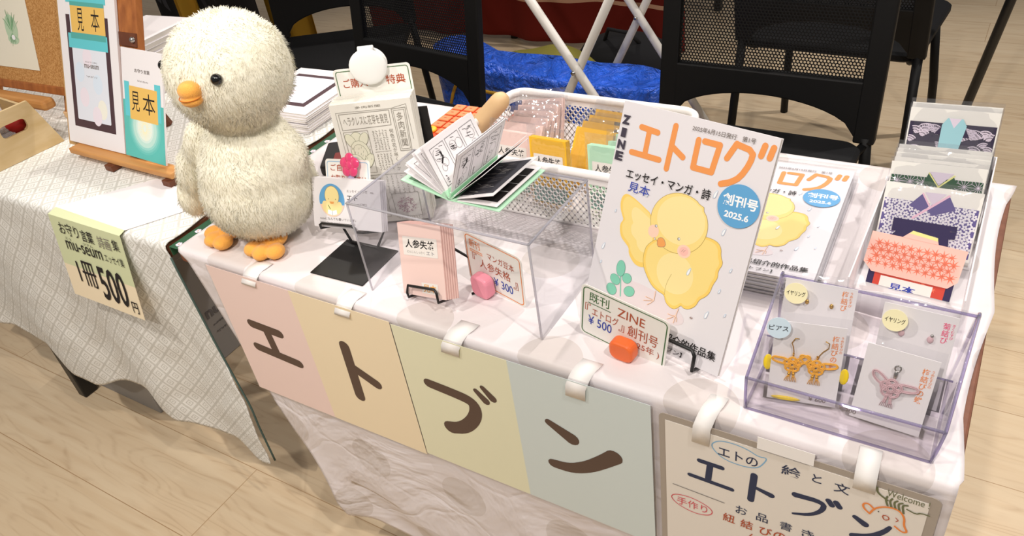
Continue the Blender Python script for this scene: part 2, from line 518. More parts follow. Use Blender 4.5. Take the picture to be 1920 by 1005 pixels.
# ================================================================== floor
def oak_floor():
    t = NT('oak_floor', 0.42, 0.35)
    tc = t.n('ShaderNodeTexCoord')
    mp = t.n('ShaderNodeMapping'); mp.inputs['Location'].default_value = (0.15, -0.035 + 0.2085*40, 0)
    t.l(tc.outputs['Object'], mp.inputs[0])
    br = t.n('ShaderNodeTexBrick'); br.offset = 0.45; br.offset_frequency = 2
    br.inputs['Scale'].default_value = 1.0; br.inputs['Mortar Size'].default_value = 0.0011; br.inputs['Mortar Smooth'].default_value = 0.3
    br.inputs['Brick Width'].default_value = 2.2; br.inputs['Row Height'].default_value = 0.2085; br.inputs['Bias'].default_value = 0
    br.inputs['Color1'].default_value = lin((216, 196, 166)); br.inputs['Color2'].default_value = lin((208, 186, 154)); br.inputs['Mortar'].default_value = lin((150, 114, 76))
    t.l(mp.outputs[0], br.inputs[0])
    m2 = t.n('ShaderNodeMapping'); m2.inputs['Scale'].default_value = (1.2, 16, 1); t.l(tc.outputs['Object'], m2.inputs[0])
    g = t.n('ShaderNodeTexNoise'); g.inputs['Scale'].default_value = 3; g.inputs['Detail'].default_value = 6; g.inputs['Distortion'].default_value = 0.6
    t.l(m2.outputs[0], g.inputs[0])
    r = t.n('ShaderNodeMapRange'); r.inputs[1].default_value = 0.35; r.inputs[2].default_value = 0.7; t.l(g.outputs[0], r.inputs[0])
    c1 = t.mix(t.mth('MULTIPLY', r.outputs[0], 0.35), br.outputs['Color'], lin((186, 152, 112)))
    g2 = t.n('ShaderNodeTexNoise'); g2.inputs['Scale'].default_value = 1.1; g2.inputs['Detail'].default_value = 3
    m3 = t.n('ShaderNodeMapping'); m3.inputs['Scale'].default_value = (1, 3, 1); t.l(tc.outputs['Object'], m3.inputs[0]); t.l(m3.outputs[0], g2.inputs[0])
    c2 = t.mix(t.mth('MULTIPLY', g2.outputs[0], 0.3), c1, lin((228, 206, 172)))
    v = t.n('ShaderNodeTexVoronoi'); v.inputs['Scale'].default_value = 1.7
    m4 = t.n('ShaderNodeMapping'); m4.inputs['Scale'].default_value = (1, 1.6, 1); t.l(tc.outputs['Object'], m4.inputs[0]); t.l(m4.outputs[0], v.inputs[0])
    kn = t.mth('LESS_THAN', v.outputs['Distance'], 0.022)
    c3 = t.mix(t.mth('MULTIPLY', kn, 0.6), c2, lin((96, 72, 56)))
    w1 = t.n('ShaderNodeTexNoise'); w1.inputs['Scale'].default_value = 1.0; w1.inputs['Detail'].default_value = 2.5; w1.inputs['Distortion'].default_value = 0.3
    m5 = t.n('ShaderNodeMapping'); m5.inputs['Scale'].default_value = (1.1, 7.5, 1); t.l(tc.outputs['Object'], m5.inputs[0])
    bo = t.n('ShaderNodeVectorMath', operation='ADD'); t.l(m5.outputs[0], bo.inputs[0]); bs = t.n('ShaderNodeVectorMath', operation='SCALE'); bs.inputs['Scale'].default_value = 40.0; t.l(br.outputs['Color'], bs.inputs[0]); t.l(bs.outputs[0], bo.inputs[1]); t.l(bo.outputs[0], w1.inputs[0])
    rg = t.mth('ABSOLUTE', t.mth('SUBTRACT', t.mth('FRACT', t.mth('MULTIPLY', w1.outputs[0], 22.0)), 0.5))
    ln = t.mth('MULTIPLY', t.mth('SUBTRACT', 0.5, t.mth('MINIMUM', t.mth('MULTIPLY', rg, 2.2), 0.5)), 0.62)
    ln = t.mth('MULTIPLY', ln, r.outputs[0])
    c3 = t.mix(ln, c3, lin((150, 116, 84)))
    t.l(c3, t.p.inputs['Base Color'])
    t.bump(br.outputs['Fac'], -0.15, 0.001)
oak_floor()
b = MB(); b.box((-7, -4, -0.76), (6, 8, -0.7), 'oak_floor')
structure(b.build('floor'))
b = MB(); b.box((-7, 8.0, -0.7), (6, 8.1, 2.4), 'white_paper')
structure(b.build('wall_back'))

# ================================================================== tables
def wood(name, c1, c2, sc=(3, 40, 40), rough=0.5):
    t = NT(name, rough)
    tc = t.n('ShaderNodeTexCoord'); mp = t.n('ShaderNodeMapping'); mp.inputs['Scale'].default_value = sc
    t.l(tc.outputs['Object'], mp.inputs[0])
    g = t.n('ShaderNodeTexNoise'); g.inputs['Scale'].default_value = 1.5; g.inputs['Detail'].default_value = 5; g.inputs['Distortion'].default_value = 0.4
    t.l(mp.outputs[0], g.inputs[0])
    r = t.n('ShaderNodeMapRange'); r.inputs[1].default_value = 0.3; r.inputs[2].default_value = 0.7; t.l(g.outputs[0], r.inputs[0])
    t.l(t.mix(r.outputs[0], lin(c1), lin(c2)), t.p.inputs['Base Color'])
wood('table_brown', (128, 80, 58), (112, 68, 48))
wood('easel_wood', (176, 110, 58), (140, 82, 44), (40, 40, 4))
wood('easel_light', (206, 152, 92), (186, 130, 74), (4, 40, 40))
wood('easel_dark', (112, 66, 44), (92, 52, 36), (30, 30, 4))
wood('crate_wood', (214, 190, 148), (196, 168, 120), (8, 8, 30))

def folding_table(x0, x1, label, lx=None, ly=0.24):
    t = thing('folding_table', label, 'table', ((x0+x1)/2, 0.3, -0.7))
    w = (x1-x0)/2
    yy = lambda sx, sy: sy*ly if lx is None or sx < 0 else 0.19 + 0.05*sy
    X = {-1: -(w-0.36), 1: w-0.36} if lx is None else {-1: lx[0], 1: lx[1]}
    m = MB(); m.box((-w, -0.296, 0.668), (w, 0.305, 0.698), 'table_brown'); m.build('tabletop', t, bevel=0.003)
    for sx in (-1, 1):
        for sy in (-1, 1):
            m = MB(); m.box((X[sx]-0.016, yy(sx, sy)-0.02, 0.0), (X[sx]+0.016, yy(sx, sy)+0.02, 0.645), 'black_metal')
            m.build('leg', t, bevel=0.004)
        if lx is None:
            m = MB(); m.box((X[sx]-0.012, yy(sx, -1), 0.10), (X[sx]+0.012, yy(sx, 1), 0.13), 'black_metal'); m.build('leg_brace', t, bevel=0.003)
        m = MB(); m.box((X[sx]-0.016, -0.25, 0.64), (X[sx]+0.016, 0.25, 0.668), 'black_metal')
        m.build('leg_bracket', t, bevel=0.003)
    return t
folding_table(0.002, 1.196, 'brown folding table under the white cloth and the four lettered posters')
folding_table(-1.202, -0.026, 'brown folding table under the grey patterned cloth at left', (-0.186, 0.49), 0.27)

# ================================================================== cloths
def white_cloth():
    t = NT('white_cloth', 0.46, 0.35)
    uvn = t.n('ShaderNodeUVMap'); sp = t.n('ShaderNodeSeparateXYZ'); t.l(uvn.outputs[0], sp.inputs[0])
    tc = t.n('ShaderNodeTexCoord')
    # pale beige discs woven into the cloth, every other row shifted
    row = t.mth('FLOOR', t.mth('DIVIDE', t.mth('SUBTRACT', sp.outputs[1], 0.505), 0.19))
    sh = t.mth('MULTIPLY', t.mth('MODULO', t.mth('ABSOLUTE', row), 2.0), 0.1)
    fu = t.mth('SUBTRACT', t.mth('FRACT', t.mth('DIVIDE', t.mth('ADD', t.mth('SUBTRACT', sp.outputs[0], 0.43), sh), 0.2)), 0.5)
    fv = t.mth('SUBTRACT', t.mth('FRACT', t.mth('DIVIDE', t.mth('SUBTRACT', sp.outputs[1], 0.505), 0.19)), 0.5)
    r2 = t.mth('ADD', t.mth('POWER', t.mth('MULTIPLY', fu, 0.2), 2.0), t.mth('POWER', t.mth('MULTIPLY', fv, 0.19), 2.0))
    disc = t.mth('LESS_THAN', r2, 0.044**2)
    g0 = t.n('ShaderNodeTexNoise'); g0.inputs['Scale'].default_value = 14; g0.inputs['Detail'].default_value = 4; t.l(tc.outputs['Object'], g0.inputs[0])
    fac = t.mth('ADD', t.mth('MULTIPLY', disc, 0.42), t.mth('MULTIPLY', g0.outputs[0], 0.12))
    t.l(t.mix(fac, lin((228, 221, 223)), lin((190, 179, 171))), t.p.inputs['Base Color'])
    g = t.n('ShaderNodeTexNoise'); g.inputs['Scale'].default_value = 4.5; g.inputs['Detail'].default_value = 3; g.inputs['Distortion'].default_value = 2.4; g.inputs['Roughness'].default_value = 0.5
    t.l(tc.outputs['Object'], g.inputs[0])
    v = t.n('ShaderNodeTexVoronoi', feature='DISTANCE_TO_EDGE'); v.inputs['Scale'].default_value = 5
    mp = t.n('ShaderNodeMapping'); mp.inputs['Scale'].default_value = (0.7, 1, 1.5); mp.inputs['Rotation'].default_value = (0, 0.4, 0.2); t.l(tc.outputs['Object'], mp.inputs[0])
    nz = t.n('ShaderNodeTexNoise'); nz.inputs['Scale'].default_value = 5; t.l(tc.outputs['Object'], nz.inputs[0])
    ad = t.n('ShaderNodeVectorMath', operation='ADD'); t.l(mp.outputs[0], ad.inputs[0])
    sc = t.n('ShaderNodeVectorMath', operation='SCALE'); sc.inputs['Scale'].default_value = 0.3; t.l(nz.outputs['Color'], sc.inputs[0]); t.l(sc.outputs[0], ad.inputs[1]); t.l(ad.outputs[0], v.inputs[0])
    drape = t.mth('GREATER_THAN', sp.outputs[1], 0.62)
    amp = t.mth('ADD', 0.22, t.mth('MULTIPLY', drape, 0.62))
    h = t.mth('MULTIPLY', t.mth('ADD', g.outputs[0], t.mth('MULTIPLY', t.mth('MINIMUM', v.outputs['Distance'], 0.06), 1.2)), amp)
    t.bump(h, 0.6, 0.024)
white_cloth()

def sheet(name, prof_fn, nu, nv, m, uvfn=None, solid=0.002):
    b = MB(); vs = []; uv = []
    for j in range(nv+1):
        for i in range(nu+1):
            p, q = prof_fn(i/nu, j/nv); vs.append(p); uv.append(q)
    fs = [(j*(nu+1)+i, j*(nu+1)+i+1, (j+1)*(nu+1)+i+1, (j+1)*(nu+1)+i) for j in range(nv) for i in range(nu)]
    b.add(vs, fs, m); b.uv = uv
    return b.build(name, smooth=True, solid=solid)

def interp(tab, x):
    if x <= tab[0][0]: return tab[0][1]
    for (a, va), (c, vc) in zip(tab, tab[1:]):
        if x <= c: return va + (vc-va)*(x-a)/(c-a)
    return tab[-1][1]

RAD = 0.008
def path(s, depth):
    """cloth path: from the back of the table, over the rounded front edge, down the front"""
    L1 = depth - RAD; L2 = RAD*math.pi/2
    if s < L1: return depth - s, 0.0, 0
    if s < L1 + L2:
        a = (s-L1)/RAD
        return RAD - RAD*math.sin(a), -RAD + RAD*math.cos(a), 1
    return 0.0, -RAD - (s-L1-L2), 2

def main_cloth(u, v):
    depth = 0.606
    s = v * 1.215
    y, z, k = path(s, depth)
    drop = max(0.0, -z)
    xl = interp([(0, 0.008), (0.02, 0.03), (0.33, 0.113), (0.41, 0.146), (0.484, 0.17), (0.574, 0.19), (0.65, 0.215)], drop)
    xr = 1.196 + (0.0 if k else -0.012*abs(math.sin(y*9.0+0.5)) * min(1, y/0.1) * (1 if y < 0.55 else (0.606-y)/0.056) + 0.004)
    x = xl + (xr-xl)*u
    n1 = noise.noise(Vector((x*4, s*5, 1.3))); n2 = noise.noise(Vector((x*11, s*14, 4.1)))
    if k == 0:
        z += 0.0004*n2 - 0.0006
    else:
        f = min(1, drop/0.30)
        f = max(0.0, min(1, (drop-0.24)/0.30)); y += -0.0010 - (abs(n1)*0.012 + 0.004*n2 + 0.006*math.sin(x*14+n1*3))*f
        z += 0.02*f*noise.noise(Vector((x*5, 0.3, 9))) * (1 if drop > 0.5 else 0)
    return (x, y - 0.001, z), (x, s)
c = sheet('table_cloth', main_cloth, 170, 170, 'white_cloth', solid=0.0012)
tag(c, 'thin white cloth over the main table, crumpled where it hangs down the front', 'tablecloth')

# green flowered cloth peeping out along the left edge
b = MB()
b.box((-0.010, 0.0, -0.0019), (0.009, 0.60, -0.0017), 'orig_green')
b.box((-0.0115, 0.0, -0.020), (-0.0098, 0.60, -0.0015), 'orig_green')
for k in range(14):
    cy = 0.012 + k*0.043
    for q in range(5):
        g = 2*math.pi*q/5
        b.ell((0.0005 + 0.0032*math.cos(g), cy + 0.0032*math.sin(g), -0.0014), (0.0030, 0.0030, 0.0003), 'orig_lilac', 8, 4)
    b.ell((0.0005, cy, -0.0013), (0.0018, 0.0018, 0.0004), 'ink_orange', 8, 4)
tag(b.build('flowered_cloth'), 'strip of dark green flowered cloth showing along the left edge of the main table', 'cloth')

mat('hem_green', (74, 92, 86), 0.9)
def lattice_cloth():
    t = NT('patterned_cloth', 0.85, 0.15)
    uvn = t.n('ShaderNodeUVMap'); sp = t.n('ShaderNodeSeparateXYZ'); t.l(uvn.outputs[0], sp.inputs[0])
    p = 0.040
    ab = []
    for op in ('ADD', 'SUBTRACT'):
        q = t.mth(op, sp.outputs[0], sp.outputs[1])
        ab.append(t.mth('FRACT', t.mth('ADD', t.mth('DIVIDE', q, p), 50.0)))
    da = [t.mth('ABSOLUTE', t.mth('SUBTRACT', a_, 0.5)) for a_ in ab]
    mx = t.mth('MAXIMUM', da[0], da[1]); mn = t.mth('ADD', da[0], da[1])
    line = t.mth('GREATER_THAN', mx, 0.41)
    ring = t.mth('MULTIPLY', t.mth('LESS_THAN', mx, 0.24), t.mth('GREATER_THAN', mx, 0.16))
    dot = t.mth('LESS_THAN', mx, 0.07)
    fac = t.mth('MINIMUM', t.mth('ADD', t.mth('ADD', line, ring), dot), 1.0)
    g = t.n('ShaderNodeTexNoise'); g.inputs['Scale'].default_value = 420; g.inputs['Detail'].default_value = 2
    t.l(uvn.outputs[0], g.inputs[0])
    fac = t.mth('MULTIPLY', fac, t.mth('ADD', t.mth('MULTIPLY', g.outputs[0], 0.9), 0.25))
    t.l(t.mix(fac, lin((231, 230, 226)), lin((192, 190, 182))), t.p.inputs['Base Color'])
    t.bump(t.mth('ADD', g.outputs[0], t.mth('MULTIPLY', fac, 0.4)), 0.5, 0.002)
lattice_cloth()
def left_cloth(u, v):
    depth = 0.606
    lo = interp([(-1.23, 0.42), (-0.95, 0.43), (-0.85, 0.455), (-0.74, 0.465), (-0.68, 0.500), (-0.56, 0.505), (-0.40, 0.46), (-0.26, 0.489), (-0.05, 0.513), (0.05, 0.487)], -1.23 + 1.25*u)
    s = v * (depth + 0.004 + lo + 0.005*math.sin(u*60))
    y, z, k = path(s, depth)
    drop = max(0.0, -z)
    xr = interp([(0, -0.022), (0.02, -0.014), (0.21, 0.020), (0.35, 0.050), (0.5, 0.052)], drop) if k else -0.022 + 0.003*math.sin(y*50)
    xl = -1.235
    x = xl + (xr-xl)*u
    n1 = noise.noise(Vector((x*3, s*3, 7.3))); n2 = noise.noise(Vector((x*20, s*20, 2.1)))
    if k == 0: z += 0.0004 + 0.0010*(n2+0.6)
    else:
        f = min(1, drop/0.4)
        y += -0.002 - 0.030*f*(0.5+0.5*math.sin(x*17 + 1.5*n1)) - 0.003*(n2+1)*min(1, drop/.05)
    return (x, y - 0.001, z), (x, s)
c = sheet('patterned_cloth', left_cloth, 190, 170, 'patterned_cloth', solid=0.002)
tag(c, 'white and grey lattice patterned cloth draped over the left table', 'tablecloth')
hem = MB()
hem.tube([(interp([(0, -0.014), (0.21, 0.020), (0.35, 0.050), (0.5, 0.052)], d)+0.002, -0.006 - 0.018*min(1, d/0.4), -d) for d in [0.02+0.48*k/24 for k in range(25)]], 0.0022, 'hem_green', 6)
hem.build('frayed_edge', c, smooth=True)

# ================================================================== laminated posters on the cloth
def posters():
    # left pair
    specs = [
        ('poster', 'laminated poster with brown katakana on pink and yellow halves, under the plush chick', 0.090, 0.478, -0.007, -0.290, 0.2785, 'poster_pink', 'poster_yellow'),
        ('poster', 'laminated poster with brown katakana on green and pale blue halves, right of the lettered pair', 0.480, 0.874, -0.010, -0.286, 0.6735, 'poster_green', 'poster_blue')]
    out = []
    for nm, lab, x0, x1, z1, z0, xm, ma, mb_ in specs:
        t = thing(nm, lab, 'poster', (x0, -0.0085, z0), roll=0, group='laminated letter posters')
        W, H, X = x1-x0, z1-z0, xm-x0
        m = MB(); m.prism(rrect(-0.004, -0.004, W+0.004, H+0.004, 0.008), -0.0004, 0.0002, 'film_flat'); m.build('laminate', t)
        m = MB(); m.box((0, -0.0009, 0), (X, -0.0005, H), ma); m.build('left_half', t)
        m = MB(); m.box((X, -0.0009, 0), (W, -0.0005, H), mb_); m.build('right_half', t)
        out.append((t, x0, z0))
    (t, x0, z0) = out[0]
    k = lambda pts: [(p[0]/1000-x0, p[1]/1000-z0) for p in pts]
    def pr(parent, st):
        a = Art(y=-0.0012)
        for pts, w, sm in st: a.st(k(pts), w, 'ink_brown', smooth=sm)
        a.build('katakana_letter', parent)
    L_, R_ = [c for c in t.children if c.name.startswith('left')][0], [c for c in t.children if c.name.startswith('right')][0]
    pr(L_, [([(148,-116),(214,-118)], .0092, 0), ([(182,-120),(186,-173)], .0092, 0), ([(138,-172),(236,-178)], .0092, 0)])
    pr(R_, [([(366,-92),(363,-203)], .0105, 0), ([(368,-136),(412,-157)], [.0095,.0100], 0)])
    (t, x0, z0) = out[1]
    L_, R_ = [c for c in t.children if c.name.startswith('left')][0], [c for c in t.children if c.name.startswith('right')][0]
    pr(L_, [([(524,-110),(570,-113),(594,-116),(603,-124),(602,-142),(590,-165),(570,-186),(546,-195)], [.0088,.0125], 2),
            ([(611,-91),(625,-106)], [.0045,.0068], 0), ([(624,-80),(638,-96)], [.0045,.0068], 0)])
    pr(R_, [([(726,-104),(759,-122)], [.0060,.0112], 0), ([(724,-189),(752,-186),(780,-169),(804,-146),(820,-129)], [.0085,.0125], 2)])
    # menu poster
    x0, z0 = 0.884, -0.42
    t = thing('menu_poster', 'white handwritten menu poster in a clear sleeve, hung under the acrylic jewellery case', 'poster', (x0, -0.0085, z0))
    W, H = 0.302, 0.404
    m = MB(); m.prism(rrect(0, 0, W, H, 0.008), -0.0004, 0.0006, 'frame_edge'); m.build('sleeve', t)
    m = MB(); m.box((0.008, -0.0010, 0.01), (W-0.010, -0.0005, H-0.010), 'poster_white'); m.build('paper', t)
    a = Art(y=-0.0012)
    k = lambda pts: [(p[0]/1000-x0, p[1]/1000-z0) for p in pts]
    def tx(s, xa, za, xb, zb, mt, bold=0.0, **kw):
        (p, q), (r_, w_) = k([(xa, za), (xb, zb)]); a.tx(s, p, q, r_, w_, mt, bold, **kw)
    S = lambda pts, w, mt, sm=0, closed=False: a.st(k(pts), w, mt, smooth=sm, closed=closed)
    S([(947,-45),(955,-33),(970,-29),(990,-31),(1003,-38),(1013,-35),(1010,-45),(1003,-58),(985,-63),(962,-61)], .0007, 'ink_skyblue', 2, True)
    tx('エトの', 957, -57, 1003, -41, 'ink_navy', 0.01)
    # big brush letters
    S([(935,-78),(962,-78)], .0035, 'ink_navy'); S([(948,-79),(946,-106)], .0040, 'ink_navy'); S([(923,-110),(975,-111)], .0032, 'ink_navy')
    S([(1000,-72),(998,-117)], .0042, 'ink_navy'); S([(1001,-92),(1021,-97)], [.0025,.0040], 'ink_navy')
    S([(1047,-81),(1078,-78),(1078,-92),(1066,-107),(1047,-115)], [.0042,.0016], 'ink_navy', 2)
    S([(1082,-72),(1086,-78)], .0034, 'ink_navy'); S([(1090,-71),(1094,-77)], .0034, 'ink_navy')
    S([(1111,-84),(1122,-91)], [.0030,.0042], 'ink_navy'); S([(1113,-117),(1130,-108),(1142,-92),(1146,-82)], [.0046,.0022], 'ink_navy', 2)
    tx('絵', 1029, -53, 1050, -36, 'ink_navy', 0.01); tx('と', 1062, -49, 1072, -36, 'ink_navy', 0.01); tx('文', 1085, -53, 1101, -37, 'ink_navy', 0.01)
    S([(901,-139),(967,-141)], .0006, 'ink_grey')
    S([(897,-166),(904,-157),(925,-153),(947,-159),(954,-168),(947,-178),(928,-183),(906,-177)], .0006, 'ink_crimson', 2, True)
    tx('手作り', 906, -175, 946, -160, 'ink_crimson', 0.0)
    for s, xa in (('お', 981), ('品', 1006), ('書', 1034), ('き', 1059)): tx(s, xa, -151, xa+14, -136, 'ink_navy', 0.005)
    for s, xa in (('紐', 966), ('結', 988), ('び', 1011), ('の', 1028)): tx(s, xa, -175, xa+15, -159, 'ink_red', 0.01)
    S([(1003,-182),(996,-196),(998,-215)], .0007, 'ink_red', 2)
    tx('Welcome !', 1136, -33, 1176, -23, 'ink_olive', 0.0)
    S([(1126,-25),(1127,-33),(1138,-40)], .0012, 'ink_olive', 2)
    for q in range(5): S([(1137+q*5, -34-q), (1136+q*4, -40), (1139+q*4, -48-q)], .0011, 'ink_olive', 2)
    S([(1157,-44),(1166,-47),(1170,-43),(1178,-43)], .0009, 'ink_olive', 1)
    S([(1124,-70),(1128,-58),(1138,-50),(1150,-49),(1157,-58),(1158,-72),(1163,-80),(1158,-83),(1150,-77)], .0011, 'ink_orange', 2)
    S([(1124,-70),(1117,-64),(1116,-57),(1121,-54),(1127,-60)], .0011, 'ink_orange', 2)
    S([(1136,-66),(1141,-64),(1144,-69),(1139,-73)], .0006, 'ink_red', 1, True)
    a.el((1132)/1000-x0, -0.062-z0, .0008, .0008, 'ink_black'); S([(1149,-63),(1152,-66),(1150,-69)], .0005, 'ink_red')
    a.build('handwriting', t)
posters()

# tape strips
def tape(x, w, y, z, label, group, skew=0.0):
    """a strip running from the table top over the edge and down onto the poster"""
    b = MB(); n = 10; pts = []
    L = y + RAD*1.57 + (-z - RAD)
    yy = y
    prof = [(y, 0.0022), (0.012, 0.0022), (0.006, 0.0016), (0.000, -0.0012), (-0.0050, -0.0058), (-0.0098, -0.0125), (-0.0116, -0.018), (-0.0116, z)]
    vs = []
    for i, (py, pz) in enumerate(prof):
        f = i/(len(prof)-1)
        vs += [(x - w/2 + skew*f, py, pz), (x + w/2 + skew*f, py, pz)]
    b.add(vs, [(2*i, 2*i+1, 2*i+3, 2*i+2) for i in range(len(prof)-1)], 'tape_strip')
    o = b.build('tape_strip', smooth=True, solid=0.0003)
    return tag(o, label, 'tape', group)
mat('tape_strip', (246, 243, 241), 0.5)
tape(0.199, 0.032, 0.028, -0.022, 'strip of white tape holding the pink poster half below the orange feet', 'tape strips', -0.012)
tape(0.398, 0.030, 0.024, -0.024, 'strip of white tape above the yellow poster half, left of the small pink booklets', 'tape strips', -0.012)
tape(0.597, 0.030, 0.026, -0.031, 'strip of white tape above the green poster half', 'tape strips', -0.016)
tape(0.785, 0.028, 0.022, -0.037, 'strip of white tape above the blue poster half, below the orange card clip', 'tape strips', -0.012)
tape(0.946, 0.021, 0.026, -0.046, 'strip of white tape on the left top of the menu poster', 'tape strips', -0.010)
tape(1.112, 0.022, 0.016, -0.036, 'strip of white tape on the right top of the menu poster', 'tape strips', 0.002)
b = MB(); b.box((1.001, -0.0118, -0.022), (1.062, -0.0114, -0.003), 'tape_strip')
tag(b.build('tape_strip'), 'wide sideways strip of white tape along the top edge of the menu poster', 'tape', 'tape strips')

# ================================================================== plush chick
def fur_mat(name, col, col2):
    t = NT(name, 0.95, 0.1)
    t.p.inputs['Sheen Weight'].default_value = 0.12
    tc = t.n('ShaderNodeTexCoord'); g = t.n('ShaderNodeTexNoise'); g.inputs['Scale'].default_value = 45; g.inputs['Detail'].default_value = 3
    t.l(tc.outputs['Object'], g.inputs[0])
    c = t.mix(t.mth('MULTIPLY', g.outputs[0], 0.8), lin(col), lin(col2))
    t.l(c, t.p.inputs['Base Color'])
    mpn = t.n('ShaderNodeMapping'); mpn.inputs['Scale'].default_value = (1, 1, 0.35); t.l(tc.outputs['Object'], mpn.inputs[0])
    fn = t.n('ShaderNodeTexNoise'); fn.inputs['Scale'].default_value = 420; fn.inputs['Detail'].default_value = 3; t.l(mpn.outputs[0], fn.inputs[0])
    f2 = t.n('ShaderNodeTexNoise'); f2.inputs['Scale'].default_value = 60; f2.inputs['Detail'].default_value = 2; t.l(mpn.outputs[0], f2.inputs[0])
    t.bump(t.mth('ADD', fn.outputs[0], t.mth('MULTIPLY', f2.outputs[0], 1.5)), 0.35, 0.004)
    tr = t.n('ShaderNodeBsdfTranslucent'); t.l(c, tr.inputs[0])
    mx = t.n('ShaderNodeMixShader'); mx.inputs[0].default_value = 0.12
    t.l(t.p.outputs[0], mx.inputs[1]); t.l(tr.outputs[0], mx.inputs[2]); t.l(mx.outputs[0], t.nt.nodes['Material Output'].inputs[0])
fur_mat('cream_fur', (255, 253, 238), (254, 247, 222))

def melt(parts, voxel, smooth_it=6):
    """join overlapping lumps into one continuous skin"""
    b = MB()
    for c, r, M in parts: b.ell(c, r, 'cream_fur', 28, 18, M)
    o = b.build('lump')
    rm = o.modifiers.new('r', 'REMESH'); rm.mode = 'VOXEL'; rm.voxel_size = voxel; rm.use_smooth_shade = True
    sm = o.modifiers.new('s', 'SMOOTH'); sm.factor = 0.6; sm.iterations = smooth_it
    dg = bpy.context.evaluated_depsgraph_get()
    me = bpy.data.meshes.new_from_object(o.evaluated_get(dg))
    old = o.data
    bpy.data.objects.remove(o); bpy.data.meshes.remove(old)
    return me

def add_fur(me, count, length, width, seed, flow=0.75):
    rnd = random.Random(seed)
    me.calc_loop_triangles()
    vs = [v.co.copy() for v in me.vertices]; ns = [v.normal.copy() for v in me.vertices]
    tris = [tuple(t.vertices) for t in me.loop_triangles]
    cum = []; tot = 0
    for a, b, c in tris:
        tot += (vs[b]-vs[a]).cross(vs[c]-vs[a]).length; cum.append(tot)
    import bisect
    N = [tuple(n) for n in ns]
    V = [tuple(v) for v in vs]; F = [tuple(p.vertices) for p in me.polygons]
    for _ in range(count):
        a, b, c = tris[min(len(tris)-1, bisect.bisect(cum, rnd.random()*tot))]
        u, w = rnd.random(), rnd.random()
        if u+w > 1: u, w = 1-u, 1-w
        p = vs[a]*(1-u-w) + vs[b]*u + vs[c]*w
        n = (ns[a]*(1-u-w) + ns[b]*u + ns[c]*w).normalized()
        cl = noise.noise_vector(p*28)
        d = (n*0.62 + Vector((0, 0, -flow)) + cl*0.75 + Vector((rnd.uniform(-.25,.25), rnd.uniform(-.25,.25), rnd.uniform(-.25,.25))))
        d = d - n*min(0, d.dot(n)-0.35)
        d.normalize()
        sd = d.cross(n)
        sd = sd.normalized() if sd.length > 1e-4 else n.orthogonal().normalized()
        L = length*rnd.uniform(.6, 1.25); wd_ = width*rnd.uniform(.7, 1.2)
        q = p - n*0.0006; mid = p + d*L*0.55 + n*L*0.10
        k = len(V)
        V += [tuple(q - sd*wd_), tuple(q + sd*wd_), tuple(mid + sd*wd_*.7), tuple(mid - sd*wd_*.7), tuple(p + d*L)]
        F += [(k, k+1, k+2, k+3), (k+3, k+2, k+4)]
        nb = (n + cl*0.10).normalized(); N += [tuple(nb)]*5
    m2 = bpy.data.meshes.new('body')
    m2.from_pydata(V, [], F); m2.materials.append(MATS['cream_fur'])
    m2.polygons.foreach_set('use_smooth', [True]*len(m2.polygons)); m2.update()
    m2.normals_split_custom_set_from_vertices(N)
    return m2

